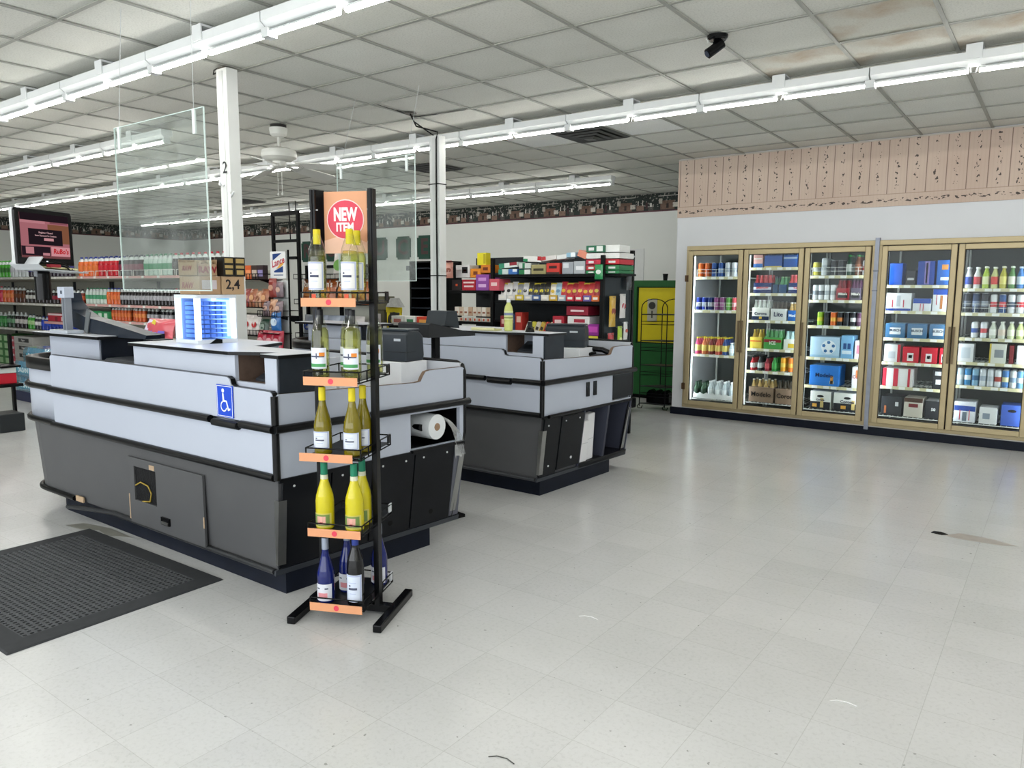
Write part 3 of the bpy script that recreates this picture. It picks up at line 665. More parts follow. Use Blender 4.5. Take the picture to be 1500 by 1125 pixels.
part('crown_bar', MB().box(-.13, .13, .026, .034, 1.89, 1.92), RKB, rack)
sg = part('header_sign', MB().box(-.105, .105, .018, .022, 1.655, 1.925), M('#dba07a', .55, var=.04), rack)
part('pale_wedge', MB().prism([(-.105,1.655),(.105,1.655),(.105,1.70),(.0,1.74),(-.105,1.71)], 'y', .0172, .0182), M('#eec2aa', .55), sg)
def discpart(nm, r, x, z, y, m, par, n=28): return part(nm, MB().prism([(x+a, z+c) for a, c in disc(r, n)][::-1], 'y', y-.0008, y), m, par)
discpart('badge_rim', .088, 0, 1.803, .0168, M('#f3d5cf', .5), sg); discpart('badge', .0835, 0, 1.803, .0158, PINK, sg)
WT = M('#f4efef', .55)
text('NEW', .078, WT, sg, (0, .0146, 1.823), 0, .0034, fit=.112); text('ITEM', .052, WT, sg, (-.002, .0146, 1.768), 0, .002, fit=.082)
TIERS = (.085, .43, .77, 1.108, 1.447)
for k, z in enumerate(TIERS):
    sh_ = part('shelf', MB().box(-.125, .125, -.165, .185, z-.004, z), M('#191c20', .35, var=.2), rack)
    wr = MB(); r = .0035
    for zz in (z+.035,): wr.tube([(-.128,-.168,zz),(-.128,.19,zz),(.128,.19,zz),(.128,-.168,zz)], r, 5)
    wr.tube([(-.128,-.168,z-.012),(-.128,.19,z-.012),(.128,.19,z-.012),(.128,-.168,z-.012)], r, 5, closed=True)
    for x in (-.128, .128):
        for y in (-.168, -.08, .06, .19): wr.rod((x,y,z-.012), (x,y,z+.035), r, 5)
    part('wire_guard', wr, RKB, sh_)
    dx = -.03 if k == 2 else 0
    ps = part('price_strip', MB().box(-.128+dx, .122+dx, -.174, -.171, z-.025, z+.012), ORG, sh_)
    discpart('badge', .0125, 0+dx, z-.006, -.1745, PINK, ps, 16)
    wr = MB().tube([(-.128,-.17,z+.035),(.128,-.17,z+.035)], r, 5); part('front_wire', wr, RKB, sh_)
    part('end_cap', MB().box(.123,.130,.16,.192,z+.0,z+.04), M('#c9cdd2' if k in (0, 1) else '#1a1c20', .3), sh_)
def bottle_prof(h, r, shoulder, neck=.0135, punt=True):
    """wine bottle: straight body, shoulder, neck"""
    hs = h*shoulder
    return [(r*.92, 0), (r, .006), (r, hs), (r*.93, hs+.03*h/.3), (r*.66, hs+.06*h/.3), (neck*1.25, hs+.085*h/.3), (neck, hs+.11*h/.3), (neck, h)]
def burg_prof(h, r):
    return [(r*.92, 0), (r, .006), (r, h*.42), (r*.93, h*.50), (r*.72, h*.60), (.0185, h*.72), (.0145, h*.80), (.014, h)]
def wine(name, prof, glass, capc, caph, h, labelc, lz, motif, liquid=None, fill=.78, neckband=None):
    r = max(p[0] for p in prof)
    body = MB().lathe(prof, 22).mesh(name, glass); parts = []
    if liquid:
        lp = [(max(.004, p[0]-.0025), max(.006, p[1])) for p in prof if p[1] < h*fill]
        rr = lp[-1][0]; lp += [(rr*.8, h*fill)]
        parts.append(('wine', MB().lathe(lp, 20).mesh('wine', liquid), (0,0,0)))
    parts.append(('capsule', MB().lathe([(.0155,h-caph),(.0158,h-caph+.004),(.0155,h-.002),(.0145,h+.001)], 16).mesh('capsule', capc), (0,0,0)))
    if neckband: parts.append(('neck_band', MB().lathe([(.0172,h-caph-.024),(.0165,h-caph)], 16, cap=False).mesh('neck_band', neckband), (0,0,0)))
    def band(z0, z1, rr, a0, a1, m, n=12):
        mb = MB(); vs = []
        for i in range(n+1):
            a = R_(a0+(a1-a0)*i/n); vs += [(rr*math.cos(a), rr*math.sin(a), z0), (rr*math.cos(a), rr*math.sin(a), z1)]
        return mb.add(vs, [(2*i, 2*i+2, 2*i+3, 2*i+1) for i in range(n)], 0, True).mesh('label', m)
    z0, z1 = lz
    parts.append(('label', band(z0, z1, r+.0007, 205, 335, labelc), (0,0,0)))
    for nm, a, c, u0, u1, m in motif:
        parts.append((nm, band(z0+(z1-z0)*a, z0+(z1-z0)*c, r+.0013, 205+130*u0, 205+130*u1, m), (0,0,0)))
    return Proto(name, body, parts)
CLEARG = GL('#f9fbf6', .05, .02); PALE = GL('#f0efbe', .02, .05); YGL = M('#73680f', .12, var=.08, coat=.4)
LABW = M('#dde2ee', .6, var=.03); LBLUE = M('#aab6d8', .6); DKT = M('#4a4f66', .6); GRN = M('#4f9a60', .6); ORGE = M('#e08a3a', .6)
def lace(): return [('label_frame', .02,.06,.04,.96,LBLUE), ('label_frame', .94,.98,.04,.96,LBLUE), ('label_frame', .06,.94,.04,.10,LBLUE), ('label_frame', .06,.94,.90,.96,LBLUE), ('script_line', .45,.53,.28,.74,DKT), ('script_line', .57,.63,.30,.40,DKT), ('fine_print', .30,.32,.35,.68,LBLUE), ('fine_print', .70,.72,.3,.7,LBLUE)]
RS = M('#e05a3c', .5)
W1 = wine('white_wine_bottle', bottle_prof(.302, .0385, .62), CLEARG, M('#d9c71f', .4), .062, .302, M('#e6e6e4', .6), (.045,.165), lace()+[('price_sticker', -.28,-.14,.36,.58,RS)], PALE, .70)
W2 = wine('white_wine_bottle', bottle_prof(.300, .0385, .60), CLEARG, M('#17181c', .35), .062, .300, LABW, (.045,.135), [('green_stripe', .08,.24,.06,.94,GRN), ('script_line', .55,.62,.12,.88,DKT), ('anchor_mark', .48,.75,.46,.52,DKT), ('price_sticker', .6,.78,.62,.9,ORGE)], PALE, .74)
W3 = wine('gold_wine_bottle', burg_prof(.298, .0395), YGL, M('#d6c522', .4), .058, .298, M('#d9dfea', .6), (.03,.105), lace(), None, .62)
SOLY = M('#c9bd1a', .25, var=.05, coat=.4)
W4 = wine('yellow_wine_bottle', burg_prof(.300, .041), SOLY, M('#1f7a5c', .35), .055, .300, M('#c8bd60', .6), (.012,.075), [('label_picture', .12,.92,.1,.9,M('#6f8a4a', .6)), ('label_face', .2,.8,.28,.72,M('#e0a89c', .6)), ('label_lips', .3,.38,.42,.58,M('#b8322f', .6))], neckband=M('#cfd0b8', .5))
W5 = wine('blue_wine_bottle', burg_prof(.296, .039), M('#101c62', .12, var=.1, coat=.4), M('#9aa3b4', .3, .4), .052, .296, M('#d5d8e2', .6), (.012,.09), [('label_eyes', .70,.78,.18,.36,DKT), ('label_eyes', .70,.78,.62,.80,DKT), ('label_script', .18,.48,.25,.75,M('#d88f97', .6))])
W6 = wine('red_wine_bottle', bottle_prof(.300, .0385, .60), M('#0a0a0d', .1, var=.1, coat=.35), M('#2d3f8c', .3), .055, .300, M('#cfd8ea', .6), (.02,.145), lace())
def rk(x, y, z): 
    c, s = math.cos(RZ), math.sin(RZ); return (RC.x+x*c-y*s, RC.y+x*s+y*c, z+.0006)
side = {(-.075, -.115): 'front left', (.072, -.115): 'front right'}
def wb(proto, desc, tier, spots):
    z = TIERS[tier]; tn = ('bottom', 'second lowest', 'middle', 'second highest', 'top')[tier]
    for x, y, w in spots:
        proto.place('%s, %s, %s rack tier' % (desc, w, tn), 'bottle', 'wine bottles on the %s rack tier' % tn, rk(x, y, z), RZ)
wb(W1, 'clear wine bottle with yellow capsule', 4, [(-.075,-.115,'front left'), (.075,-.115,'front right'), (.072,-.03,'behind the front right one')])
wb(W2, 'clear wine bottle with black capsule', 3, [(-.072,-.115,'front left'), (.077,-.115,'front right'), (.02,-.02,'middle of the second row'), (.085,.12,'right of the rack post')])
wb(W3, 'gold wine bottle with yellow capsule', 2, [(-.07,-.115,'front left'), (.07,-.115,'front right'), (.08,-.02,'behind the front right one')])
wb(W4, 'opaque yellow wine bottle with green capsule', 1, [(-.07,-.115,'front left'), (.072,-.115,'front right'), (.07,-.02,'behind the front right one')])
wb(W5, 'blue wine bottle with silver capsule', 0, [(-.075,-.115,'front left'), (-.03,.02,'centre of the second row'), (.085,.13,'right of the rack post')])
wb(W6, 'dark wine bottle with navy capsule', 0, [(.07,-.115,'front right')])

# ------------------------------------------------------------------ rubber floor mat
mat_ = thing('rubber_mat', 'black perforated rubber floor mat in front of the near checkout', 'floor mat', (-4.09, 1.61, 0), R_(1))
RB = M('#35373a', .75, var=.2, scale=30); mw, md, bw = .70, .50, .10
part('backing', MB().box(-mw+.02, mw-.02, -md+.02, md-.02, .0005, .002), M('#08090a', .9), mat_)
bd = MB()
o_ = [(-mw,-md),(mw,-md),(mw,md),(-mw,md)]; i_ = [(-mw+bw,-md+bw),(mw-bw,-md+bw),(mw-bw,md-bw),(-mw+bw,md-bw)]
bd.loft([[(x,y,.0005) for x,y in o_], [(x*(1-.012),y*(1-.016),.008) for x,y in o_], [(x,y,.012) for x,y in i_], [(x,y,.003) for x,y in i_]], 0, cap=False)
part('border', bd, RB, mat_)
gr = MB(); nx, ny = 42, 28
for i in range(nx+1): x = -mw+bw+(2*mw-2*bw)*i/nx; gr.box(x-.0065, x+.0065, -md+bw, md-bw, .002, .0115)
for j in range(ny+1): y = -md+bw+(2*md-2*bw)*j/ny; gr.box(-mw+bw, mw-bw, y-.0065, y+.0065, .002, .0112)
part('mesh', gr, M('#4b4d50', .75, var=.15), mat_)['kind'] = 'stuff'
# floor bits
part('water_stain', MB().prism([(-5.0,2.04),(-4.96,2.13),(-4.72,2.185),(-4.43,2.175),(-4.60,2.10),(-4.74,2.12),(-4.84,2.06)], 'z', .0004, .0008), M('#87877f', .35, var=.15), floor)
part('rubber_mark', MB().prism([(-.49,5.22),(-.42,5.32),(-.25,5.31),(-.12,5.25),(-.2,5.20),(-.42,5.19)], 'z', .0004, .0007), M('#a9a39d', .4, var=.2, scale=20), floor)
for k, (x, y, lb, col) in enumerate(((-1.658, 2.867, 'white curled thread on the floor right of the wine rack', '#eceded'), (-.542, 2.804, 'white curled thread on the floor at lower right', '#eceded'), (-1.345, 1.789, 'dark thread on the floor at the bottom picture edge', '#4a4a48'))):
    tag(link('thread', MB().tube([(-.045,.0,.0022),(-.02,.012,.0022),(.015,.008,.0022),(.045,-.012,.0022)], .0018, 5).mesh('thread', M(col, .6)), None, (x, y, 0), R_(20)), lb, 'thread')
for k, (x, y, lb, m) in enumerate(((-.526, 5.24, 'dark rubber scrap lying on the floor right of the checkouts', BLACK),)):
    tag(link('floor_scrap', MB().prism([(-.04,-.02),(.02,-.03),(.05,.0),(.01,.03),(-.03,.02)], 'z', .0005, .004).mesh('floor_scrap', m), None, (x, y, 0)), lb, 'scrap')

# ------------------------------------------------------------------ things on the near checkout
LZ = 1.1908
fr = thing('mini_fridge', 'small glowing glass countertop fridge on the near checkout ledge', 'mini fridge', (-3.95, 2.43, LZ))
w, d, h = .11, .125, .27
GW = EM('#c9e0ff', 2.2)
part('base', MB().box(-w, w, -d, d, 0, .022), M('#dfe6f0', .4), fr); part('top', MB().box(-w, w, -d, d, h-.02, h), M('#dfe6f0', .4), fr)
for sx in (-1, 1):
    for sy_ in (-1, 1):
        part('light_strip', MB().box(sx*(w-.014)-.012, sx*(w-.014)+.012, sy_*(d-.014)-.012, sy_*(d-.014)+.012, .022, h-.02), EM('#e6f1ff', 2.6), fr)
part('side_panel', MB().box(-w, w, d-.008, d, .02, h-.02).box(-w, -w+.008, -d, d, .02, h-.02), M('#e2e8f0', .4), fr)
part('inner_panel', MB().box(-w+.03, w-.03, d-.016, d-.01, .03, h-.03), GW, fr)
part('glass', MB().box(-w+.026, w-.026, -d, -d+.004, .02, h-.02), GL('#cfe2ff', .05), fr); part('glass', MB().box(w-.004, w, -d+.026, d-.026, .02, h-.02), GL('#cfe2ff', .05), fr)
pk = MB()
for i in range(5):
    for k in range(8): pk.box(-w+.03+.035*0, w-.05, -d+.045+i*.036, -d+.045+i*.036+.026, .03+k*.026, .03+k*.026+.019)
part('packs', pk, M('#a9c8f4', .3, var=.1), fr)
part('sign_wedge', MB().prism([(-.02,0),(.05,0),(.05,.022),(.02,.028)], 'y', -.004, .004), BLACK, fr, loc=(w+.03, -.05, 0), rz=R_(80))
KR = M('#a98a6c', .8, var=.06, scale=20); KR2 = M('#b29474', .8, var=.06, scale=20); REDI = M('#8c2c34', .6); INK = M('#241f22', .6)
def kbox(name, x, y, z, w, d, h, m, label, cat='box', lid=True):
    o = tag(bev(link(name, MB().box(-w/2,w/2,-d/2,d/2,0,h).mesh(name, m), None, (x,y,z)), .003), label, cat)
    part('tape_seam', MB().box(-w/2-.0006, w/2+.0006, -.014, .014, h-.0005, h+.0006), M('#c5ab88', .5), o)
    return o
z0 = LZ+.2712
k1 = kbox('cardboard_box', -3.94, 2.395, z0, .20, .13, .102, KR, 'lower red-lettered cardboard carton on top of the glowing mini fridge')
text('RAW', .05, REDI, k1, (-.02, -.0655, .05), 0, .001, shear=.2); 
lb_ = part('white_label', MB().box(.1002,.1008,-.05,.04,.03,.08), M('#c7bcc2', .7), k1)
k2 = kbox('cardboard_box', -3.93, 2.535, z0, .20, .14, .102, KR2, 'cardboard carton with black 2,4 handwriting on the mini fridge')
text('2,4', .075, INK, k2, (.1006, -.005, .055), R_(90), .0012); 
k3 = thing('display_carton', 'open red-lettered display carton with brown rolls inside, topmost on the mini fridge', 'box', (-3.94, 2.385, z0+.1032))
part('carton', MB().box(-.095,.095,-.06,.06,0,.003).box(-.095,.095,-.06,-.057,0,.075).box(.092,.095,-.06,.06,0,.065).box(-.095,-.092,-.06,.06,0,.09).box(-.095,.095,.057,.06,0,.09), KR, k3)
text('RAW', .048, REDI, k3, (.0958, 0, .032), R_(90), .002); text('RAW', .04, REDI, k3, (-.01, -.0607, .04), 0, .001, shear=.2)
for i in range(4):
    for j in range(3): part('roll', MB().lathe([(.016,0),(.016,.068+.012*((i+j) % 2)),(.012,.07+.012*((i+j) % 2))], 10, (-.07+i*.045,-.038+j*.036,.003)), M(('#b59a78', '#9c7f60', '#c6b394')[(i+j) % 3], .7), k3)
for k in range(2):
    c = tag(bev(link('gold_carton', MB().box(-.02,.045,-.034,.034,0,.108).mesh('gold_carton', M('#1c1a18', .4)), None, (-3.87, 2.506+.071*k, z0+.1026)), .002), ('black and gold carton beside the open display carton', 'black and gold carton nearest the numbered pole')[k], 'carton', 'black gold cartons on the mini fridge')
    part('gold_panel', MB().box(.0452,.046,-.026,.026,.075,.10).box(.0452,.046,-.026,.026,.045,.062).box(.0452,.046,-.022,.022,.01,.035), M('#b49a62', .4, .4), c)
# display screen on its column
mn = thing('checkout_monitor', 'black monitor showing a pink register screen above the near checkout', 'monitor', (-5.69, 2.31, 1.47), R_(113))
SW, SH = .235, .19; zc = .365
part('casing', MB().prism([(-.235,zc-.185),(.235,zc-.185),(.235,zc+.165),(.225,zc+.185),(-.225,zc+.185),(-.235,zc+.165)], 'y', -.02, .0), GLOSSBLACK, mn, .006)
part('back_shell', MB().loft([[(-.235,.0,zc-.185),(.235,.0,zc-.185),(.235,.0,zc+.185),(-.235,.0,zc+.185)],[(-.23,.03,zc-.175),(.23,.03,zc-.175),(.23,.03,zc+.18),(-.23,.03,zc+.18)],[(-.15,.055,zc-.1),(.15,.055,zc-.1),(.15,.055,zc+.1),(-.15,.055,zc+.1)]]), M('#c9ccce', .4), mn)
scr = part('screen', MB().box(-.200,.200,-.0215,-.0203,zc-.14,zc+.155), EM('#b27078', .42), mn)
def sp(u0, u1, v0, v1, col, e=.42, y=-.0222):
    part('screen_area', MB().box(-.200+.40*u0, -.200+.40*u1, y, y+.0004, zc-.14+.295*v0, zc-.14+.295*v1), EM(col, e), scr)
sp(0,1,.84,1,'#241a20'); sp(.0,.5,.78,.84,'#c8868e'); sp(.6,.98,.8,.84,'#8d5560'); sp(.55,1,.35,.78,'#8a5a42'); sp(.15,.85,.30,.66,'#241c22', y=-.0226); sp(.46,.66,.40,.46,'#d59aa0', y=-.023)
sp(0,.58,.05,.26,'#2a1e26'); sp(.08,.24,.09,.24,'#c98890', y=-.0226); sp(.42,.56,.06,.12,'#c98890', y=-.0226); sp(0,1,0,.05,'#7a4a4c'); sp(.60,1,.06,.27,'#e09aa0')
text("RuBo's", .047, EM('#b81a24', .5), scr, (-.200+.40*.80, -.0226, zc-.14+.295*.165), 0, .001, shear=.15, fit=.18)
text('Register Closed', .018, EM('#c8a0a4', .5), scr, (.0,-.0232,zc-.14+.295*.58)); text('Enter Password To Continue', .015, EM('#c8a0a4', .5), scr, (.0,-.0232,zc-.14+.295*.51))
part('power_light', MB().box(-.006,.006,-.021,-.0205,zc-.168,zc-.158), EM('#e8f0ff', 1), mn)
stn = part('stand_column', MB().lathe([(.05,-.06),(.05,.12),(.045,.14)], 16, (0,.03,0)), GLOSSBLACK, mn)
part('neck', MB().box(-.05,.05,.02,.05,.1,.24), M('#6d7075', .4), mn)
tr = part('paper_tray', MB().add([(-.13,-.13,.15),(.24,-.13,.135),(.24,.10,.135),(-.13,.10,.15),(-.18,-.13,.18),(-.18,.10,.18),(-.14,-.13,.225),(-.14,.10,.225)], [(0,1,2,3),(4,0,3,5),(6,4,5,7)], 0), M('#c3c8cc', .35), mn)
tr.modifiers.new('thick', 'SOLIDIFY').thickness = .008
part('paper_stack', MB().cbox((.05,-.04,.158), (.23,.14,.012), rot=Matrix.Rotation(R_(3), 3, 'Y')), M('#d9d2a2', .7), mn)
part('red_tag', MB().cbox((-.03,-.10,.172), (.09,.03,.02)), M('#9c2f38', .5), mn)
part('cables', MB().tube([(-.12,.0,.20),(-.02,-.09,.19),(.06,-.12,.165),(.10,-.11,.14)], .006, 5).tube([(.0,.0,.21),(.08,-.08,.19),(.12,-.11,.15)], .005, 5), BLACK, mn)
arm = MB(); PA = [(-5.62,2.43,1.41),(-5.62,2.44,1.35),(-5.53,2.44,1.29),(-5.33,2.43,1.25),(-5.10,2.42,1.235),(-4.88,2.43,1.215),(-4.62,2.47,1.19)]
rings = []
for k, (x, y, z) in enumerate(PA):
    hh = (.05,.055,.055,.05,.045,.035,.012)[k]; nrm = (.5 if k < 2 else .2)
    rings.append([(x-.03*(k<3),y-.05,z-hh),(x+.03*(k<3),y+.05,z-hh),(x+.03*(k<3)+.02,y+.05,z+hh),(x-.03*(k<3)+.02,y-.05,z+hh)])
arm.loft(rings)
am = tag(link('curved_support', arm.mesh('curved_support', M('#1d2530', .35, var=.2))), 'dark curved support arm running from the monitor to the checkout ledge', 'support arm')
part('arm_plate', MB().cbox((-5.26,2.37,1.27), (.05,.006,.16), rot=Matrix.Rotation(R_(22), 3, 'Y')), M('#5f6466', .4), am)
rp = thing('card_reader_stand', 'light grey aluminium column with boxed head on the checkout pedestal', 'stand', (-5.42, 2.315, 1.1915))
part('column', MB().box(-.028,.028,-.02,.02,.02,.25), M('#9aa0aa', .35, .5), rp); part('groove', MB().box(-.006,.006,-.0215,-.02,.02,.24), M('#5f656e', .4), rp)
part('head', MB().box(-.045,.05,-.035,.03,.235,.31), M('#b9c1d0', .4), rp, .005); part('button', MB().box(.005,.025,-.037,-.035,.262,.285), M('#3a4252', .4), rp)
part('foot', MB().box(-.14,.12,-.06,.05,0,.022), M('#aab1bb', .4), rp, .004)
scn = thing('scanner_scale', 'dark grey scanner hood with white label behind the near checkout front', 'scanner', (-4.72, 2.36, .93))
part('hood', MB().loft([[(-.21,-.09,0),(.21,-.09,0),(.21,.14,0),(-.21,.14,0)],[(-.19,-.075,.10),(.19,-.075,.10),(.19,.12,.10),(-.19,.12,.10)],[(-.16,-.06,.125),(.17,-.06,.125),(.17,.1,.125),(-.16,.1,.125)]]), M('#3a3d42', .4), scn, .008)
part('label', MB().add([(.03,-.0895,.04),(.125,-.0895,.04),(.125,-.079,.095),(.03,-.079,.095)], [(0,1,2,3)]), M('#d5dbe4', .5), scn)
bk = thing('cash_drawer_tower', 'dark upright register tower between pedestal and scanner', 'register', (-5.16, 2.66, .9305))
part('tower', MB().box(-.12,.12,-.06,.12,0,.25), M('#10161f', .3, var=.3), bk); part('light_strip', MB().box(-.02,.0,-.064,-.06,.02,.2), M('#aab8cf', .3), bk); part('light_strip', MB().box(.06,.07,-.064,-.06,.05,.19), M('#6f86c4', .3), bk)
part('side_module', MB().box(.13,.26,-.04,.1,.05,.22), M('#2b2f36', .4), bk)
def terminal(x, y, rz, label):
    t = thing('card_terminal', label, 'card terminal', (x, y, 1.0425), rz)
    part('body', MB().prism([(-.07,.0),(.07,.0),(.07,.012),(-.06,.075),(-.07,.07)], 'x', -.075, .075), M('#2e3238', .4), t)
    part('keypad', MB().add([(-.05,.045,.028),(.05,.045,.028),(.05,.0,.05),(-.05,.0,.05)], [(0,1,2,3)]), M('#14161a', .3), t)
    part('screen', MB().add([(-.045,-.01,.057),(.045,-.01,.057),(.045,-.045,.073),(-.045,-.045,.073)], [(0,1,2,3)]), M('#59616c', .2), t)
terminal(-3.14, 2.30, R_(180), 'dark card terminal tilted in the near checkout cubby')
terminal(-3.14, 4.52, R_(180), 'dark card terminal tilted in the far checkout cubby')
def printer(x, y, z, rz, sx, label):
    t = thing('receipt_printer', label, 'printer', (x, y, z), rz)
    part('body', MB().prism([(-.09,.0),(.08,.0),(.09,.03),(.08,.145),(.04,.175),(-.06,.185),(-.09,.16)], 'x', -sx/2, sx/2), M('#2c3238', .38, var=.08), t, .008)
    part('lid', MB().box(-sx/2+.005,sx/2-.005,-.075,.05,.180,.190), M('#383f46', .35), t, .004); part('seam', MB().box(-sx/2-.001,sx/2+.001,-.0915,.0,.055,.058), M('#14171a', .5), t)
    part('badge', MB().box(sx*.12,sx*.32,-.0915,-.090,.12,.135), M('#b9c0c6', .4), t)
printer(-3.19, 3.21, 1.0755, R_(8), .235, 'dark grey receipt printer on the near checkout bagging wall')
bx = thing('cable_box', 'white box carrying the far receipt printer', 'box', (-3.30, 5.27, .861)); part('box', MB().box(-.19,.19,-.12,.12,0,.17), M('#dfe2e6', .5), bx, .004); part('slot', MB().box(-.12,.1,-.1215,-.12,.05,.056), M('#8a8f96', .5), bx)
bx = thing('printer_stand', 'white box carrying the near receipt printer', 'box', (-3.19, 3.21, .861)); part('box', MB().box(-.12,.12,-.11,.11,0,.214), M('#dfe2e6', .5), bx, .004); part('slot', MB().box(-.08,.08,-.1115,-.11,.05,.056), M('#8a8f96', .5), bx)
printer(-3.30, 5.27, 1.0315, R_(20), .33, 'dark grey receipt printer on the far checkout')
tr = thing('till_tray', 'open black till tray behind the near receipt printer', 'tray', (-3.27, 3.62, .0), R_(-10))
part('stand', MB().box(-.02,.02,-.02,.02,0,1.22), GLOSSBLACK, tr); part('foot', MB().box(-.15,.15,-.12,.12,0,.02), GLOSSBLACK, tr)
part('tray', MB().prism([(-.18,1.20),(.20,1.20),(.20,1.215),(-.16,1.29),(-.18,1.28)], 'x', -.16, .16), M('#26282b', .55, var=.1), tr)
part('tray_lid', MB().prism([(-.02,1.27),(.10,1.25),(.08,1.36),(-.0,1.36)], 'x', -.08, .12), M('#2d3338', .5), tr)
# papers and clutter in the bagging wells
for k, (x, y, c, lb) in enumerate(((-3.22, 2.90, '#d6d8da', 'white papers lying in the near bagging well'), (-3.08, 2.86, '#6e5545', 'brown notebook lying in the near bagging well'))):
    o = thing('papers' if k == 0 else 'notebook', lb, 'papers' if k == 0 else 'notebook', (x, y, .861), R_(15*k))
    for q in range(3 if k == 0 else 1): part('sheet', MB().cbox((.02*q,.01*q,.004+.005*q+.03*k), (.30-.1*k,.20,.004 if k == 0 else .06), rot=Matrix.Rotation(R_(9*q), 3, 'Z')), M(c, .7), o)
for k in range(3):
    o = tag(link('cardboard_scrap', MB().cbox((0,0,.045), (.20,.16,.09)).mesh('cardboard_scrap', M('#e4e6e8', .6)), None, (-3.45, 2.78+.18*k, .861)), 'white folded carton, %s along the back of the near bagging well' % nth(k), 'carton')
    part('flap', MB().cbox((.0,0,.0925), (.16,.12,.003)), M('#cdd0d4', .6), o)
o = thing('cable_tangle', 'black cables and handset heaped in the far bagging well', 'cables', (-3.12, 5.38, .861))
part('handset', MB().tube([(-.10,-.04,.13),(-.04,-.02,.16),(.08,.02,.15),(.14,.05,.12)], .022, 8), GLOSSBLACK, o); part('coil', MB().tube([(.1*math.cos(a)*(1-.03*k), .07*math.sin(a), .02+.014*k) for k, a in enumerate([i*.7 for i in range(9)])], .012, 6), GLOSSBLACK, o); part('pile', MB().cbox((0,0,.055), (.22,.14,.11)), M('#26292d', .6, var=.3, scale=30), o)
o = tag(link('green_card', MB().box(-.11,.09,-.05,.05,0,.003).mesh('green_card', M('#8f9a4e', .6)), None, (-3.16, 4.98, .861)), 'olive green card lying in the far bagging well', 'card')
# things on the far checkout ledge
jb = thing('juice_bottle', 'lime yellow juice bottle with white cap on the far checkout ledge', 'bottle', (-3.335, 4.50, LZ))
part('bottle', MB().lathe([(.026,0),(.032,.006),(.033,.05),(.0315,.07),(.033,.09),(.033,.155),(.028,.18),(.016,.205),(.013,.212),(.013,.222)], 18), M('#c9cf7c', .2, var=.04, coat=.4), jb)
part('cap', MB().lathe([(.0155,.212),(.0155,.236),(.014,.238)], 14), M('#d7dcde', .4), jb)
part('label', MB().lathe([(.0336,.085),(.0336,.15)], 18, cap=False), M('#d5da9e', .5), jb); part('label_print', MB().lathe([(.0339,.118),(.0339,.136)], 18, cap=False), M('#7a86a8', .5), jb); part('label_print', MB().lathe([(.0339,.095),(.0339,.106)], 18, cap=False), M('#8f9a58', .5), jb)
yp = thing('note_pad', 'curled yellow legal pad on the far checkout ledge', 'note pad', (-3.52, 4.47, LZ), R_(8))
part('pad', MB().loft([[(-.10,-.05,0),(.10,-.05,0),(.10,.06,0),(-.10,.06,0)],[(-.10,-.048,.018),(.10,-.048,.018),(.10,.06,.012),(-.10,.06,.012)]]), M('#d6d29a', .7), yp); part('curl', MB().tube([(-.10,-.05,.012),(.10,-.05,.012)], .011, 8), M('#dcd9a8', .7), yp)
o = thing('phone_cradle', 'small black phone in its cradle on the far checkout ledge', 'phone', (-3.14, 4.50, LZ)); part('cradle', MB().lathe([(.035,0),(.03,.02),(.018,.035)], 12), GLOSSBLACK, o); part('phone', MB().cbox((0,0,.05), (.03,.02,.05)), GLOSSBLACK, o)
# ------------------------------------------------------------------ walk-in cooler
BRZ = M('#b3a481', .38, .2, var=.08, scale=8); BRZD = M('#6b5c45', .45, .3, var=.15); DOORGL = GL('#f2f6f5', .01, .01)
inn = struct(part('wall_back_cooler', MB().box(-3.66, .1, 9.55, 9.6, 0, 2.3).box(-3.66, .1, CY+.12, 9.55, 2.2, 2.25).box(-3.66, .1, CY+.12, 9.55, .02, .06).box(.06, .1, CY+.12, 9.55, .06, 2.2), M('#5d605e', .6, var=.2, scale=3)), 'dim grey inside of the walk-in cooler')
FRAMES = [(-3.655, -1.605, 3, 'left'), (-1.575, -.165, 2, 'right')]
DOORS = []
for x0, x1, n, nm in FRAMES:
    t = thing('walk_in_cooler_front', 'bronze metal surround of the %s bank of cooler doors' % nm, 'cooler', (0,0,0))
    b = MB().box(x0, x1, CY-.03, CY+.04, 1.965, 2.015).box(x0, x1, CY-.03, CY+.04, .10, .135).box(x0, x0+.032, CY-.03, CY+.04, .135, 1.965).box(x1-.032, x1, CY-.03, CY+.04, .135, 1.965)
    part('outer_frame', b, BRZ, t, .004)
    part('shadow_gap', MB().box(x0+.032, x1-.032, CY+.012, CY+.02, 1.94, 1.965), BLACK, t)
    wd = (x1-x0-.064)/n
    for k in range(n):
        DOORS.append((x0+.032+k*wd, x0+.032+(k+1)*wd))
    for k in range(n+1):
        xm = x0+.032+k*wd
        part('mullion', MB().box(xm-.025, xm+.025, CY+.002, CY+.05, .135, 1.965), M('#2b2924', .5), t)
        part('mullion_light', MB().tube([(xm-.02*(k > 0), CY+.072, .2), (xm-.02*(k > 0), CY+.072, 1.9)], .014, 8), EM('#f2f8ff', COOLER_EMIT), t)
part('pipe_cover', MB().box(-1.61, -1.57, CY-.05, CY-.001, .06, 2.04), M('#8d93a0', .4, .3, var=.2), wc)
part('pipe_clip', MB().box(-1.615, -1.565, CY-.053, CY-.0, 1.5, 1.512).box(-1.615, -1.565, CY-.053, CY-.0, 1.7, 1.712), M('#6f7480', .4), wc)
ORDN = ('first', 'second', 'third', 'fourth', 'fifth')
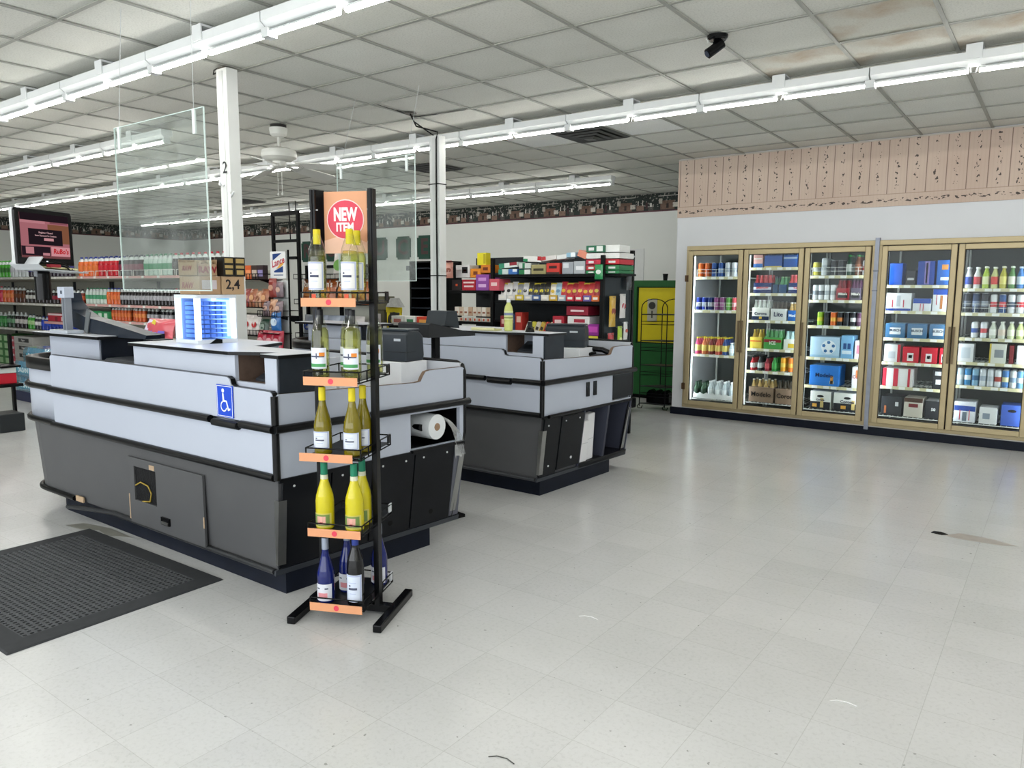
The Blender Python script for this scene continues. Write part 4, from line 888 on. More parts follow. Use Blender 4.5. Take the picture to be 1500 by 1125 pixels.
for k, (x0, x1) in enumerate(DOORS):
    t = thing('cooler_door', '%s bronze-framed glass cooler door from the left' % ORDN[k], 'cooler door', ((x0+x1)/2, CY-.043, 0), group='glass cooler doors')
    w = (x1-x0)/2-.006; s_ = .052; z0, z1 = .14, 1.955
    fr_ = MB().box(-w,-w+s_,-.028,.012,z0,z1).box(w-s_,w,-.028,.012,z0,z1).box(-w+s_,w-s_,-.028,.012,z1-s_,z1).box(-w+s_,w-s_,-.028,.012,z0,z0+s_)
    part('door_frame', fr_, BRZ, t, .006)
    part('glass', MB().box(-w+s_-.004, w-s_+.004, -.006, .0, z0+s_-.004, z1-s_+.004), DOORGL, t)
    part('gasket', MB().box(-w+s_-.004,-w+s_+.006,-.008,.004,z0+s_,z1-s_).box(w-s_-.006,w-s_+.004,-.008,.004,z0+s_,z1-s_).box(-w+s_,w-s_,-.008,.004,z0+s_-.004,z0+s_+.006).box(-w+s_,w-s_,-.008,.004,z1-s_-.006,z1-s_+.004), M('#2e2c28', .5), t)
    hx = w-.012 if k in (0, 3) else -w+.012
    part('handle', MB().box(hx-.01, hx+.01, -.055, -.045, .80, 1.16).box(hx-.008, hx+.008, -.046, -.028, .80, .82).box(hx-.008, hx+.008, -.046, -.028, 1.14, 1.16), BRZD, t)
    if k == 0:
        for z in (.32, 1.60): part('hinge', MB().box(-w-.03,-w+.01,-.04,.0,z,z+.075), M('#5b4632', .4, .4), t)
WIRE = M('#d9dcd8', .4, .2); RAIL = M('#cfc8a2', .5, var=.05); TAGW = M('#ecece8', .6); SIL = M('#b9bec2', .3, .7)
SHZ = [(1.655,1.262,.734,.20), (1.758,1.468,1.161,.836,.58,.215), (1.662,1.40,1.121,.774,.461,.20), (1.561,1.298,1.019,.767,.513,.205), (1.529,1.292,1.047,.808,.573,.205)]
SN = {4: ('top','second','third','bottom'), 6: ('top','second','third','fourth','fifth','bottom')}
PY = 8.66
for k, (x0, x1) in enumerate(DOORS):
    t = thing('cooler_rack', 'white wire shelf rack behind the %s cooler door' % ORDN[k], 'shelf rack', (0,0,0), group='wire racks inside the cooler')
    for x in (x0+.014, x1-.014):
        for y in (PY-.035, 9.44): part('upright', MB().rod((x, y, .06), (x, y, 2.1), .012, 6), WIRE, t)
    for i, z in enumerate(SHZ[k]):
        b = MB()
        for j in range(14): xx_ = x0+.03+(x1-x0-.06)*j/13; b.box(xx_-.003, xx_+.003, PY-.03, 9.42, z-.006, z)
        for y in (PY-.03, PY+.25, 9.0, 9.4): b.box(x0+.02, x1-.02, y-.004, y+.004, z-.014, z-.006)
        s = part('shelf', b, WIRE, t)
        if i < len(SHZ[k])-1:
            r = part('price_rail', MB().box(x0+.02, x1-.02, PY-.042, PY-.036, z-.028, z+.004), RAIL, s)
            tb = MB(); rnd = random.Random(k*10+i)
            for q in range(4): xa = x0+.06+(x1-x0-.2)*(q+rnd.random()*.5)/4; tb.box(xa, xa+.06, PY-.0435, PY-.0422, z-.026, z+.001)
            part('price_tags', tb, TAGW, s)
        if (k, i) in ((0,0), (0,1), (2,0), (4,1)):
            b = MB()
            for zz in (.05, .09): b.rod((x0+.04, PY-.03, z+zz), (x1-.04, PY-.03, z+zz), .0025, 5)
            for q in range(6): xa = x0+.04+(x1-x0-.08)*q/5; b.rod((xa, PY-.03, z), (xa, PY-.03, z+.09), .0025, 5)
            part('wire_fence', b, WIRE, s)
_can = {}
def can_proto(h, r, col, band):
    key = (h, r, col, band)
    if key not in _can:
        mb = MB().lathe([(r*.82,0),(r,.008),(r,h*.34),(r,h*.62),(r,h-.014),(r*.84,h-.002),(r*.84,h)], 12, mats=[1,0,2,0,0,1])
        _can[key] = Proto('drink_can', mb.mesh('drink_can', [M(col, .3, .15, var=.05), SIL, M(band, .35, .1, var=.05)]), [('pull_tab', MB().box(-.008,.008,-.012,.01,h+.0002,h+.0022).mesh('pull_tab', SIL), (0,0,0))])
    return _can[key]
_bot = {}
def bot_proto(h, r, glass, label, cap, clear=False, name='drink_bottle', wide=False):
    key = (h, r, glass, label, cap, clear, wide)
    if key not in _bot:
        nk = r*.42
        mb = MB().lathe([(r*.9,0),(r,.008),(r,h*.22),(r,h*.55),(r*.96,h*.62),(r*.6,h*.76),(nk,h*.85),(nk,h*.92)], 12, mats=[0]*7)
        lab = MB().lathe([(r+.0008,h*.20),(r+.0008,h*.55)], 12, cap=False)
        cp = MB().lathe([(nk*1.25,h*.92),(nk*1.25,h*.995),(nk*1.1,h)], 10)
        gm = GL(glass, .05, .05, .05) if clear else M(glass, .2, var=.05, coat=.3)
        parts = [('cap', cp.mesh('cap', M(cap, .4)), (0,0,0))]
        if label: parts.append(('label', lab.mesh('label', M(label, .5, var=.1, scale=60)), (0,0,0)))
        _bot[key] = Proto(name, mb.mesh(name, gm), parts)
    return _bot[key]
def where(k, i): return '%s shelf behind %s cooler door' % (SN[len(SHZ[k])][i], ORDN[k])
def row(k, i, items, rows=2, dy=None, shrink=1.0):
    """items: (px left, px right, proto maker, description); bottles or cans facing out, rows deep"""
    z = SHZ[k][i]+.0008; cnt = {}
    for (a, b_, pr, ds) in items:
        py = seen((DOORS[k][0], PY, z))[1]
        x = (wx(a, py, PY).x+wx(b_, py, PY).x)/2
        for q in range(rows):
            key = (ds, q); cnt[key] = cnt.get(key, -1)+1
            rowname = ('front row', 'second row', 'third row', 'fourth row')[q]
            pr.place('%s %s, %s, %s' % (nth(cnt[key]), ds, rowname, where(k, i)), 'can' if pr.name == 'drink_can' else 'bottle', '%s on the %s' % (ds, where(k, i)), (x, PY+.01+(dy or .068)*q, z))
def even(a, b_, lst): 
    n = len(lst); return [(a+(b_-a)*q/n, a+(b_-a)*(q+1)/n)+tuple(v) for q, v in enumerate(lst)]
def C(h, col, band, ds, r=.031): return (can_proto(h, r, col, band), ds)
def B(h, glass, label, cap, ds, r=.030, clear=False): return (bot_proto(h, r, glass, label, cap, clear), ds)
def carton(k, i, a, b_, h, col, ds, band=None, word=None, wcol='#e8e8ea', d=.22, tall=None, top=None, accent=None, ysh=0., zoff=0., handle=False, fsize=None, bottles=None):
    z = SHZ[k][i]+.0008+zoff; py = seen((DOORS[k][0], PY, z+h/2))[1]
    xa, xb = wx(a, py, PY).x+.004, wx(b_, py, PY).x-.004; w = xb-xa
    o = bev(tag(link('drinks_carton', MB().box(-w/2,w/2,0,d,0,h).mesh('drinks_carton', M(col, .45, var=.06, scale=10)), None, ((xa+xb)/2, PY-.02+ysh, z)), '%s, %s' % (ds, where(k, i)), 'carton', 'drinks cartons on the %s' % where(k, i)), .004)
    if band:
        bc, v0, v1 = band; part('printed_band', MB().box(-w/2+.002, w/2-.002, -.0012, .0, h*v0, h*v1), M(bc, .45), o)
    if accent:
        for (ac, u0, u1, v0, v1) in accent: part('printed_panel', MB().box(-w/2+w*u0, -w/2+w*u1, -.0022, -.0010, h*v0, h*v1), M(ac, .45), o)
    if top: part('printed_top', MB().box(-w/2+.003, w/2-.003, .004, d-.004, h, h+.001), M(top, .45), o)
    if word: text(word, fsize or min(.07, h*.36), M(wcol, .5), o, (0, -.0032, h*.52), 0, .0012, fit=w*.88)
    if handle: part('handle_slot', MB().prism([(x*1.8+0, h*.72+z_*.7) for x, z_ in disc(min(w*.12, .02), 12)][::-1], 'y', -.0026, -.0012), M('#15161a', .6), o)
    if bottles:
        gl, cp, n = bottles
        for q in range(n):
            for rr_ in (0, 1):
                xx_ = -w/2+w*(q+.5)/n
                bo_ = part('bottle', MB().lathe([(.026,h*.3),(.026,h+.0),(.014,h+.05),(.012,h+.075)], 9, (xx_, d*(.25+.45*rr_), 0)), M(gl, .2), o)
                part('cap', MB().lathe([(.0135,h+.075),(.0135,h+.088)], 9, (xx_, d*(.25+.45*rr_), 0)), M(cp, .4), bo_)
    return o
# door 1
row(0, 0, even(1021, 1090, [C(.168,'#c8622c','#d98244','tall orange can'), C(.168,'#c8622c','#b84e22','tall orange can'), C(.168,'#2b4f92','#20386a','tall blue can'), C(.168,'#2b4f92','#9fb2d2','tall blue can'), C(.168,'#c9ced4','#9aa4b0','tall silver can'), C(.168,'#dfe3e8','#b9c2cc','tall white can'), C(.168,'#3554a8','#d0d6e6','tall royal blue can')]), 3)
row(0, 1, even(1018, 1088, [C(.155,'#2b3f9c','#c3c8d4','slim blue can',.027), C(.155,'#2b3f9c','#a8b0c8','slim blue can',.027), C(.155,'#26356f','#c3c8d4','slim navy can',.027), C(.155,'#8a4a7c','#a86a98','slim purple can',.027), C(.155,'#8a4a7c','#b07aa4','slim purple can',.027), C(.155,'#5f9a4c','#8cc070','slim green can',.027), C(.155,'#c9525c','#dba0a4','slim red can',.027), C(.155,'#d8707c','#e6b4ba','slim pink can',.027)]), 3)
row(0, 2, even(1016, 1066, [B(.205,'#d8527c','#e3d88c','#d6c23a','pink juice bottle'), B(.205,'#d8774a','#e6cf72','#d6c23a','orange juice bottle'), B(.205,'#7a2a2c','#e0c060','#d6c23a','dark red juice bottle'), B(.205,'#b84a3c','#e2c66a','#d6c23a','red juice bottle'), B(.205,'#24407c','#d8c66a','#d6c23a','blue juice bottle')])+even(1066, 1086, [B(.15,'#c3d2da','#dfe8ea','#e6e8ea','clear water bottle'), B(.16,'#cfdadb','#4f8f74','#d9dcdc','clear green-label bottle')]), 4, .075)
tr_ = None
row(0, 3, even(1014, 1086, [B(.20,'#3c5a44','#2c4434','#1f3a2c','small green bottle',.028), B(.20,'#3c5a44','#2c4434','#1f3a2c','small green bottle',.028), B(.215,'#cfd8da','#e3e8e8','#e8eaea','clear water bottle',.029), B(.215,'#cfd8da','#e3e8e8','#e8eaea','clear water bottle',.029), B(.215,'#c7d2d6','#e3e8e8','#e8eaea','clear water bottle',.029), B(.215,'#c7d2d6','#b9c6cc','#e8eaea','clear water bottle',.029), B(.215,'#d8c4bc','#c9a090','#e8eaea','peach water bottle',.029)]), 3)
x0, x1 = DOORS[0]; o = thing('bottle_tray', 'white scalloped bottle tray on the bottom shelf behind first cooler door', 'tray', ((x0+x1)/2, PY-.03, SHZ[0][3]+.001))
tw = (x1-x0)/2-.05; pf = [(-tw,.0)]+[(-tw+2*tw*q/28, .075-.022*abs(math.sin(q*math.pi/4))) for q in range(29)]+[(tw,.0)]
part('front', MB().prism(pf[::-1], 'y', -.006, -.002), M('#dfe2e2', .5), o); part('side', MB().box(-tw-.004,-tw,-.006,.2,0,.05).box(tw,tw+.004,-.006,.2,0,.05), M('#dfe2e2', .5), o)
# door 2
carton(1,0,1104,1119,.15,'#d8a49c','pink striped drinks pack',('#3f6cb0',.0,.3),accent=[('#e8e2d8',.1,.9,.62,.72)])
carton(1,0,1120,1147,.135,'#1f55a8','left blue and yellow drinks carton',('#d8c060',.0,.12),bottles=('#27456f','#8c99ac',4)); carton(1,0,1148,1169,.135,'#1f55a8','right blue drinks carton',('#a8bcd8',.7,.85),bottles=('#27456f','#8c99ac',3)); carton(1,0,1170,1179,.12,'#2c6cb4','narrow bright blue drinks carton')
carton(1,1,1104,1131,.12,'#1e2f62','left navy carton of red bottles',('#c9d2e0',.35,.6),word='SMIRNOFF',wcol='#c23a44',fsize=.03,bottles=('#c4484c','#d06468',4)); carton(1,1,1132,1140,.10,'#20486c','narrow dark teal carton',bottles=('#3c6a58','#2c3c4c',1)); carton(1,1,1141,1153,.10,'#2a5078','blue carton of green bottles',bottles=('#5c9a6c','#7cae7c',2)); carton(1,1,1155,1178,.12,'#1e2f62','right navy carton of red bottles',('#c9d2e0',.35,.6),word='ICE',wcol='#c23a44',fsize=.03,bottles=('#c4484c','#d06468',4))
carton(1,2,1102,1128,.145,'#dcdcd6','white and navy carton of pale bottles',('#1f2c4c',.0,.32),word='Corona',wcol='#3a4058',fsize=.045,accent=[('#d6b040',.42,.58,.12,.3)],bottles=('#c9cfc8','#d9dcdc',4)); carton(1,2,1129,1153,.135,'#e0e2e2','white carton of dark-capped bottles',word='Lite',wcol='#1f2c54',fsize=.07,bottles=('#3a3226','#1e2026',4)); carton(1,2,1154,1175,.12,'#2a64b0','blue carton of gold bottles',word='Modelo',wcol='#dfe6f0',fsize=.04,bottles=('#c9a86a','#dcd8c8',3))
carton(1,3,1099,1117,.13,'#dcc24e','yellow lemonade carton',('#c9622c',.6,.72),bottles=('#b99a3c','#c9b04a',2)); carton(1,3,1119,1146,.135,'#4c9a4a','green carton of ice bottles',('#8c2430',.58,.82),word='ICE',wcol='#e6efe2',fsize=.05,bottles=('#5c9a64','#7c8a80',4)); carton(1,3,1148,1171,.12,'#dde0d6','white carton with yellow fruit',accent=[('#d8b83c',.3,.7,.2,.6)],bottles=('#b9d6d4','#8ab0b8',3))
row(1, 4, even(1097, 1139, [B(.16,'#b83038','#d8d2d0','#1c1c20','squat red bottle',.028), B(.17,'#23282e','#c9d0d0','#1c1c20','squat black bottle',.028), B(.16,'#8c2434','#c24a54','#1c1c20','squat maroon bottle',.028), B(.17,'#2f8a3c','#4caa54','#1c1c20','squat green bottle',.028)])+even(1141, 1174, [C(.165,'#e0a030','#e8c860','tall yellow can',.028), C(.165,'#d8762c','#e8b050','tall orange tea can',.028), C(.165,'#e0b848','#c85a2c','tall golden can',.028)]), 4, .07)
for (a, b_, nm, w_, gl) in ((1097, 1134, 'left brown case of pale-capped bottles', 'Modelo', '#dcd8c6'), (1136, 1169, 'right brown case of dark-capped bottles', 'Corona', '#2c2a28')):
    carton(1,5,a,b_,.175,'#86705e',nm,word=w_,wcol='#150e0c',fsize=.075,bottles=('#3a3020' if gl[1] == '2' else '#b89a60',gl,4),d=.26)
# door 3
row(2, 0, even(1189, 1199, [C(.15,'#d8ce58','#e4e6da','yellow white can')])+even(1200, 1214, [C(.19,'#c3c8cc','#a9b0b6','tall silver can',.033)])+even(1215, 1236, [C(.165,'#24262c','#3a3e46','black can'), C(.165,'#24262c','#3a3e46','black can')])+even(1236, 1250, [B(.22,'#2f4a3c','#c2c8c4','#2f8a44','dark green bottle',.03)])+even(1250, 1273, [B(.22,'#6a3c24','#8c5436','#2c7a3c','amber bottle',.03), C(.16,'#dcdcdc','#c84a4c','white can')]), 4, .07)
row(2, 1, even(1189, 1224, [C(.165,'#d5d9dc','#8e969e','white striped can',.029), C(.165,'#d5d9dc','#5c646c','white striped can',.029), C(.165,'#dfe2e4','#aab2ba','white striped can',.029), C(.165,'#dfe2e4','#aab2ba','white striped can',.029)]), 4, .07)
carton(2,1,1225,1245,.13,'#a8303a','red lemonade carton with black oval',accent=[('#17171a',.12,.88,.2,.62)],word="Mike's",wcol='#e8e2da',fsize=.035,bottles=('#8c2a34','#6a1c26',3)); carton(2,1,1246,1262,.13,'#5f5468','purple lemonade carton with black oval',accent=[('#17171a',.12,.88,.2,.62)],word="Mike's",wcol='#e8e2da',fsize=.035,bottles=('#54284a','#33182c',3)); carton(2,1,1264,1274,.15,'#dcc03c','narrow yellow carton',('#2c2a28',.3,.5))
row(2, 2, even(1196, 1273, [C(.15,'#9ac23c','#d8d24a','lime green can'), C(.15,'#1f2024','#2c2e34','black can'), C(.15,'#d8682c','#e6b04a','orange can'), C(.15,'#1f2024','#c87a3c','black can'), C(.15,'#24262c','#33363e','black can'), C(.15,'#24262c','#dcdce0','black can'), C(.15,'#5a3a52','#8c7484','purple can'), C(.15,'#c9d25c','#e2e4c0','pale lime can')]), 3)
oo = carton(2,3,1187,1231,.225,'#b6d2e8','pale blue soccer carton',band=('#9cc0de',.0,.12),d=.3)
w_ = oo.dimensions.x
part('ball', MB().prism([(.04+x, .115+z_) for x, z_ in disc(.075, 24)][::-1], 'y', -.0018, -.0008), M('#e4ecf2', .5), oo)
for q in range(5): part('ball_patch', MB().prism([(.04+.052*math.cos(R_(90+72*q))+x, .115+.052*math.sin(R_(90+72*q))+z_) for x, z_ in disc(.02, 5)][::-1], 'y', -.0028, -.0018), M('#3f72a8', .5), oo)
carton(2,3,1232,1251,.25,'#7fb4e0','sky blue drinks carton',accent=[('#d6e4f0',.1,.9,.2,.35),('#2f4f84',.2,.45,.42,.66),('#2f4f84',.55,.8,.42,.66)]); carton(2,3,1252,1269,.20,'#e4e2e6','white carton with pink lettering',accent=[('#d88aa0',.2,.85,.3,.75)])
carton(2,4,1186,1230,.225,'#2f78cc','wide blue beer carton with bottle picture',word='Modelo',wcol='#16264c',fsize=.06,accent=[('#b8843c',.72,.82,.12,.5),('#e2e0d4',.70,.84,.14,.26)],top='#7fb0e6',d=.3); carton(2,4,1248,1268,.23,'#dfe2e6','white beer carton with amber glass',word='Coors',wcol='#a82c34',fsize=.045,accent=[('#d8834c',.3,.8,.5,.85)])
carton(2,5,1187,1218,.20,'#e2e3e0','left white and black beer case',('#23252c',.0,.42),accent=[('#d8a048',.12,.34,.12,.3),('#c9b070',.5,.66,.1,.62)],handle=True,word='Corona',wcol='#2c3048',fsize=.028,d=.26); carton(2,5,1221,1263,.20,'#e2e3e0','right white and black beer case',('#23252c',.0,.42),accent=[('#d8a048',.28,.46,.12,.3),('#c9b070',.66,.78,.1,.62)],handle=True,word='Corona',wcol='#2c3048',fsize=.045,d=.26)
# door 4
carton(3,0,1303,1323,.225,'#1f58c4','left bright blue carton'); carton(3,0,1327,1342,.15,'#2a2a30','small black carton',accent=[('#b9b9bc',.15,.85,.35,.5)]); carton(3,0,1344,1370,.245,'#22459c','blue carton with purple print',accent=[('#8c7cc0',.42,.7,.05,.98),('#d6d2ea',.5,.6,.1,.9)]); carton(3,0,1372,1397,.25,'#2764b8','right blue carton with orange crest',accent=[('#d8924a',.3,.7,.62,.82),('#cfe0f0',.25,.8,.2,.32)])
carton(3,1,1298,1336,.185,'#e2e4e8','left white carton with red chevrons',('#22459c',.0,.14),accent=[('#c8304c',.24,.28,.2,.62),('#c8304c',.68,.72,.2,.62),('#b9bec6',.42,.56,.25,.85)]); carton(3,1,1337,1365,.13,'#dfe2ea','white carton with blue top',('#2a4fa8',.62,1.0),accent=[('#c8304c',.4,.44,.05,.6),('#c8304c',.56,.6,.05,.6)]); carton(3,1,1366,1394,.225,'#e0e4ea','white carton with amber bottle',('#2250b4',.75,1.0),accent=[('#b8743c',.42,.56,.12,.72),('#c8304c',.2,.24,.3,.75),('#c8304c',.78,.82,.3,.75)])
for q, (a, b_) in enumerate(((1297,1327),(1329,1359),(1361,1389))): carton(3,2,a,b_,.15,'#3d6d96',('left','middle','right')[q]+' teal blue beer carton',word='BUSCH',wcol='#17304c',fsize=.034,accent=[('#d6dce2',.22,.78,.25,.72)],top='#7ba2c0',d=.28)
carton(3,3,1295,1320,.185,'#dcdcdc','white carton with red edge',accent=[('#b42c38',.82,1.0,.0,1.0),('#b9bcc2',.25,.7,.2,.6)])
for q, (a, b_) in enumerate(((1322,1347),(1349,1374),(1376,1388))): carton(3,3,a,b_,.165,'#c82438',('left','middle','narrow right')[q]+' red beer carton',accent=[('#e4dede',.30,.68,.12,.62),('#2c2228',.38,.6,.3,.5)])
carton(3,4,1293,1338,.19,'#e2e0e0','white carton with red stripes',accent=[('#c02c40',.0,.12,.0,1.0),('#c02c40',.36,.52,.0,1.0),('#c02c40',.84,.92,.0,1.0)],d=.3); carton(3,4,1366,1384,.20,'#1e2026','black carton with white lettering',accent=[('#dcdcde',.3,.75,.25,.5),('#c9c9cc',.2,.8,.7,.9)])
carton(3,5,1291,1322,.20,'#26282c','left black case',accent=[('#c9c9cc',.68,.84,.5,.72),('#a8623c',.15,.25,.1,.5)],d=.26); carton(3,5,1324,1353,.20,'#c9c2b6','white and brown beer case',('#4c3428',.78,1.0),accent=[('#7a2c30',.25,.75,.52,.70)],d=.26); carton(3,5,1355,1381,.185,'#1f2126','right black case marked fifty',word='50',wcol='#e4e4e6',fsize=.04,top='#c4c6c8',d=.26)
# door 5
row(4, 0, even(1411, 1500, [B(.21,'#c9ccd0','#3f56a8','#dfe2e6','white and blue bottle',.029), B(.21,'#d9dad8','#c84a50','#e8e8e8','white and red bottle',.029), B(.215,'#a8c23c','#dfe4b0','#e2e6d0','lime bottle',.029), B(.21,'#c9cc8c','#d84a44','#e8e8dc','pale bottle with red label',.029), B(.215,'#b8b03c','#e6dc7c','#e4e2c4','yellow bottle',.029), B(.215,'#5c8a4c','#dfdfd0','#c9d2c0','green bottle',.029), B(.21,'#3f78b8','#c9dcec','#b9c8d8','sky blue bottle',.029)]), 3)
row(4, 1, even(1409, 1500, [C(.19,'#23262e','#5c6470','tall dark can',.034), C(.19,'#1f3354','#7c8aa4','tall navy can',.034), C(.19,'#2c2f38','#8a929e','tall dark can',.034), C(.18,'#d8dade','#c43c44','tall red white can',.031), C(.18,'#2c4f84','#c8484c','tall blue red can',.031), C(.18,'#d8dade','#4c5a70','tall white can',.031), C(.18,'#d8dade','#c43c44','tall red white can',.031)]), 3)
row(4, 2, even(1420, 1500, [C(.155,'#d5d8dc','#2f4f94','white blue can',.03), C(.155,'#d5d8dc','#c03c44','white red can',.03), B(.165,'#c8d0c0','#e2e4dc','#d8dcd4','frosted bottle',.03), B(.165,'#d0d2c8','#d8c8b8','#d8dcd4','frosted bottle',.03), B(.165,'#c9d0a8','#e2e4cc','#d8dcd4','pale green bottle',.03), B(.165,'#b9c880','#dfe4b8','#d8dcd4','lime frosted bottle',.03)]), 3)
carton(4,3,1403,1427,.18,'#d9dadc','white carton with fine print',accent=[('#b9c0c8',.2,.8,.2,.8)]); carton(4,3,1449,1475,.19,'#dcdcd4','white carton with gold edge',accent=[('#d0b84c',.0,.1,.0,1.0),('#8a8f96',.3,.85,.3,.7)]); carton(4,3,1478,1486,.18,'#7a2c30','narrow dark red carton'); carton(4,3,1489,1502,.18,'#dfe0e2','right white carton')
row(4, 4, even(1400, 1500, [C(.17,'#b9cfe0','#e2e8ec','tall pale blue can',.031), C(.17,'#3c80b0','#cfdde6','tall sea blue can',.031), C(.17,'#7fa8c4','#2c5c84','tall blue can',.031), C(.17,'#c9ced4','#9aa6b4','tall silver can',.031), C(.17,'#c9ced4','#b0b8c2','tall silver can',.031), C(.17,'#d2d6da','#a8443c','tall silver red can',.031), C(.17,'#4c7cb8','#e0dcae','tall blue gold can',.031), C(.17,'#d2d6da','#7f94ac','tall silver can',.031), C(.17,'#6a9cc8','#dfe6ea','tall sky can',.031)]), 3)
carton(4,5,1397,1430,.205,'#dfe2ea','white and blue beer case',('#2a4a9c',.55,.8),accent=[('#c03c4c',.26,.3,.1,.6),('#c03c4c',.7,.74,.1,.6),('#6a7480',.4,.6,.05,.5)],d=.26); carton(4,5,1434,1462,.165,'#e2e2e4','white case with grey crest',accent=[('#8a94a4',.2,.6,.3,.65)],d=.24); carton(4,5,1466,1500,.205,'#3f5fb8','right blue case with carry slot',handle=True,d=.26)
# ------------------------------------------------------------------ soda gondola
GY = 5.25
CRM = M('#c9c8bd', .45, var=.05); CRD = M('#8e8e84', .6, var=.08)
def gondola(x0, x1, shelves, label, name='soda_gondola'):
    t = thing(name, label, 'shelving', (0,0,0))
    part('back_panel', MB().box(x0, x1, GY+.52, GY+.55, .1, 1.72), CRD, t); part('base_deck', MB().box(x0, x1, GY-.02, GY+.55, 0, .16), CRM, t)
    n = max(1, round((x1-x0)/1.22))
    for k in range(n+1):
        xm = x0+(x1-x0)*k/n; part('upright', MB().box(xm-.02, xm+.02, GY+.49, GY+.53, .1, 1.75), M('#23262a', .5), t)
    for z, red in shelves:
        for k in range(n):
            a = x0+(x1-x0)*k/n+.004; c = x0+(x1-x0)*(k+1)/n-.004
            s = part('shelf', MB().prism([(GY,z),(GY+.5,z),(GY+.5,z-.05),(GY+.44,z-.07),(GY+.02,z-.035),(GY,z-.035)], 'x', a, c), CRM, t)
            part('price_rail', MB().box(a, c, GY-.004, GY, z-.03, z), M('#d9a8a4' if red else '#d8d8d0', .5, var=.1, scale=60), s)
            part('price_tags', MB().box(a+.1, a+.16, GY-.006, GY-.0042, z-.03, z).box(a+.5, a+.56, GY-.006, GY-.0042, z-.03, z).box(a+.9, a+.96, GY-.006, GY-.0042, z-.03, z), TAGW, s)
    return t
gondola(-11.87, -7.85, [(1.655, 1), (1.255, 1), (1.025, 1)], 'right cream soda gondola with pink price rails')
gl_ = gondola(-16.8, -11.92, [(1.655, 0), (1.235, 0), (.805, 0)], 'left cream soda gondola with white price rails')
wf = MB()
gz = 1.655
for k in range(8):
    a = -11.7+k*.36; c = a+.32
    wf.tube([(a,GY+.012,gz),(a,GY+.012,gz+.075),(c,GY+.012,gz+.075),(c,GY+.012,gz)], .004, 5)
tag(link('shelf_fence', wf.mesh('shelf_fence', M('#e4e4dc', .4))), 'white wire fence along the top shelf of the right soda gondola', 'shelf fence')
_soda = {}
def soda(h, r, liq, lab, cap, clear=False):
    key = (h, r, liq, lab, cap, clear)
    if key not in _soda:
        body = MB().lathe([(r*.8,0),(r,.012),(r*.98,h*.25),(r,h*.4),(r,h*.62),(r*.8,h*.76),(r*.42,h*.88),(r*.3,h*.92)], 12, mats=[0,0,0,0,0,1,1])
        _soda[key] = Proto('soda_bottle', body.mesh('soda_bottle', [M(liq, .2, var=.05, coat=.3), M('#c9d0d0' if clear != 'd' else liq, .2)]),
            [('label', MB().lathe([(r+.001,h*.30),(r+.001,h*.56)], 12, cap=False).mesh('label', M(lab, .5, var=.15, scale=50)), (0,0,0)), ('cap', MB().lathe([(r*.36,h*.92),(r*.36,h*.995),(r*.3,h)], 10).mesh('cap', M(cap, .4)), (0,0,0))])
    return _soda[key]
def sodas(px0, px1, n, z, proto, desc, shelf, rows=1, y=GY+.09, dy=.115):
    a = wx(px0, 420, y).x; c = wx(px1, 420, y).x
    for q in range(rows):
        for k in range(n):
            lb = '%s %s from the left, %s' % (nth(k), desc, shelf)
            if rows > 1 and q: lb = '%s %s from the left, second row, %s' % (nth(k), desc, shelf)
            proto.place(lb, 'bottle', '%s on the %s' % (desc, shelf), (a+(c-a)*(k+.5)/n+.01*q, y+dy*q, z+.0008))
H2, R2 = .285, .052
T1 = 'top right soda shelf'; T2 = 'second right soda shelf'; T3 = 'third right soda shelf'
sodas(119, 147, 4, 1.655, soda(H2,R2,'#d8662c','#e07a3c','#2c3c8c'), 'orange soda bottle', T1, 2)
sodas(148, 177, 4, 1.655, soda(H2,R2,'#b8202c','#c42434','#24347c'), 'red soda bottle', T1, 2)
sodas(178, 214, 5, 1.655, soda(H2,R2,'#2a1e22','#7a2c44','#24263c', True), 'maroon-label cola bottle', T1, 2)
sodas(215, 256, 6, 1.655, soda(H2,R2,'#b8ccc2','#2f8a5c','#2f7a54', True), 'clear green-label bottle', T1, 2)
sodas(256, 345, 10, 1.655, soda(H2,R2,'#241a1a','#2c2022','#b83040', True), 'red-capped cola bottle', T1, 1)
sodas(126, 157, 6, 1.255, soda(.235,.036,'#c3d2c9','#4c9a72','#3c7a5c', True), 'clear green-label bottle', T2, 2, dy=.08)
sodas(157, 177, 4, 1.255, soda(.235,.036,'#d0602c','#d8743c','#34408c'), 'orange soda bottle', T2, 2, dy=.08)
sodas(177, 256, 16, 1.255, soda(.235,.036,'#1c1618','#a8a8ae','#2c2c3c', True), 'silver-label cola bottle', T2, 2, dy=.08)
sodas(256, 340, 14, 1.255, soda(.235,.036,'#241a1c','#b04450','#b83040', True), 'red-label cola bottle', T2, 1)
sodas(162, 190, 6, 1.025, soda(.20,.030,'#c8582c','#d8743c','#34408c'), 'small orange soda bottle', T3, 2, dy=.07)
sodas(196, 212, 3, 1.025, soda(.20,.030,'#c8582c','#e08a4c','#34408c'), 'lone small orange soda bottle', T3, 2, dy=.07)
sodas(214, 231, 3, 1.025, soda(.20,.030,'#1c1618','#a8a8ae','#2c2c3c', True), 'left small cola bottle', T3, 2, dy=.07)
sodas(235, 252, 3, 1.025, soda(.20,.030,'#1c1a24','#a8a8ae','#2c2c3c', True), 'right small cola bottle', T3, 2, dy=.07)
L1 = 'top left soda shelf'; L2 = 'second left soda shelf'; L3 = 'third left soda shelf'
sodas(-8, 20, 6, 1.655, soda(H2,R2,'#4fae3c','#3c7a34','#4fae3c'), 'lime green soda bottle', L1, 2)
sodas(20, 46, 5, 1.655, soda(H2,R2,'#c3cacc','#c9ccd2','#9aa2a8', True), 'clear white-label bottle', L1, 2)
